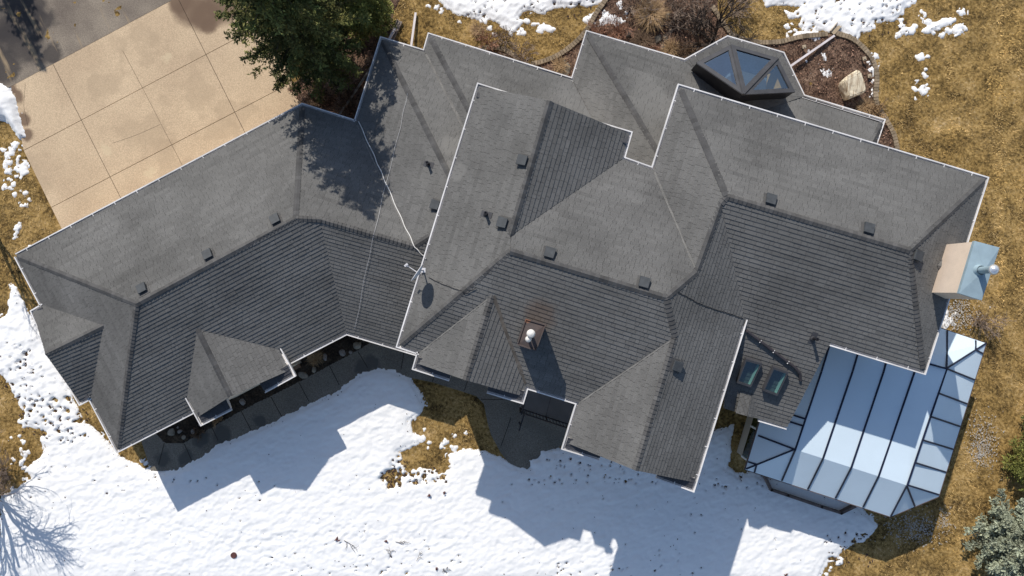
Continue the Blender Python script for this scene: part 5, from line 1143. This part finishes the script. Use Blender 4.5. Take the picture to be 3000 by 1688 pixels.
# dry grass blades over the lawn, chips over the mulch
def sample(n, box=None):
    return g.uniform(-22.4, 22.4, n), g.uniform(-12.8, 12.8, n)
def lookup(A_, XX, YY, x, y):
    i = np.clip(np.searchsorted(XX[:, 0], x), 0, XX.shape[0] - 1); j = np.clip(np.searchsorted(YY[0], y), 0, XX.shape[1] - 1); return A_[i, j]
mk_pave = np.full(GX.shape, -9.0)
for pl in (DRIVE, PATH, BED, APRON): mk_pave = np.maximum(mk_pave, sdist(GX, GY, pl))
mk_mulch = np.maximum(sdist(GX, GY, MULCH1), sdist(GX, GY, MULCH2)); HOUSE_IN = [(150, 820), (900, 380), (1050, 430), (1150, 200), (1700, 330), (1760, 190), (2100, 250), (2560, 420), (2800, 560), (2690, 1000), (2000, 1350), (1700, 1250), (1250, 1000), (1000, 950), (370, 1250)]
mk_house = sdist(GX, GY, HOUSE_IN)
x, y = sample(420000); ok = (lookup(mk_pave, GX, GY, x, y) < -.05) & (lookup(mk_mulch, GX, GY, x, y) < .03) & (lookup(mk_house, GX, GY, x, y) < 0) & (lookup(hs, X_, Y_, x, y) < .03)
x, y = x[ok], y[ok]; n = len(x); z = lookup(gz, GX, GY, x, y) - .004; az = g.uniform(0, 6.283, n); el = g.uniform(.05, .9, n); l = g.uniform(.06, .14, n); wd = g.uniform(.006, .013, n)
d = np.stack([np.cos(az) * np.cos(el), np.sin(az) * np.cos(el), np.sin(el)], 1) * l[:, None]; s = np.stack([-np.sin(az), np.cos(az), g.uniform(-.4, .4, n)], 1) * wd[:, None]; b = np.stack([x, y, z], 1)
Vv = np.stack([b - s, b + s, b + d], 1).reshape(-1, 3); patch = np.clip(1 + .45 * fbm(x, y, 1.8, 201, 3) + .60 * fbm(x, y, .22, 211, 2), .2, 1.9)
patch = patch * np.where(x > 18.5, 1.1 + .55 * vnoise(x * 1.0, y * .07, .55, 231), 1)
for tx in (2932, 2984): patch = patch + .42 * np.exp(-((x - gp(tx, 0)[0] - .12 * vnoise(y, y * 0, 2.5, 241)) / .22) ** 2) * np.where(y > gp(0, 1000)[1], 1, 0)
for ln in ([(2715, 390), (2745, 381), (2785, 382), (2815, 376)], [(2775, 358), (2800, 368), (2838, 390)], [(2840, 368), (2878, 362)]):
    for (a0, a1), (b0, b1) in zip(ln, ln[1:]):
        (x1, y1), (x2, y2) = gp(a0, a1), gp(b0, b1); tt = np.clip(((x - x1) * (x2 - x1) + (y - y1) * (y2 - y1)) / ((x2 - x1) ** 2 + (y2 - y1) ** 2), 0, 1); patch = patch + 1.1 * np.exp(-(np.hypot(x - x1 - tt * (x2 - x1), y - y1 - tt * (y2 - y1)) / .10) ** 2)
M['blade'] = mat('straw_grass_blade', (0.355, 0.232, 0.083), .9, .2, .5, tone=True, col2=(0.43, 0.30, 0.135), spec=.1)
tag(np_mesh('dry_grass', Vv, np.arange(len(Vv)).reshape(-1, 3), M['blade'], tone=patch * g.uniform(.45, 1.45, n)), kind='stuff')
x, y = sample(260000); ok = (lookup(mk_mulch, GX, GY, x, y) > .03) & (lookup(mk_house, GX, GY, x, y) < .2); x, y = x[ok], y[ok]; n = len(x)
az = g.uniform(0, 6.283, n); l = g.uniform(.012, .045, n); wd = l * g.uniform(.3, .8, n); z = .035 + g.uniform(0, .05, n)
u = np.stack([np.cos(az), np.sin(az), g.uniform(-.5, .5, n)], 1) * l[:, None]; v = np.stack([-np.sin(az), np.cos(az), g.uniform(-.5, .5, n)], 1) * wd[:, None]; b = np.stack([x, y, z], 1)
Vv = np.stack([b - u, b + v, b + u, b - v], 1).reshape(-1, 3); tn = g.choice([.35, .7, 1.1, 1.8, 3.0], n, p=[.28, .27, .22, .14, .09]) * (1 + .3 * fbm(x, y, .6, 221, 2))
M['chip'] = mat('mulch_chip', (0.135, 0.080, 0.056), .9, .25, .8, tone=True, spec=.1)
tag(np_mesh('mulch_chips', Vv, np.arange(len(Vv)).reshape(-1, 4), M['chip'], tone=tn), kind='stuff')
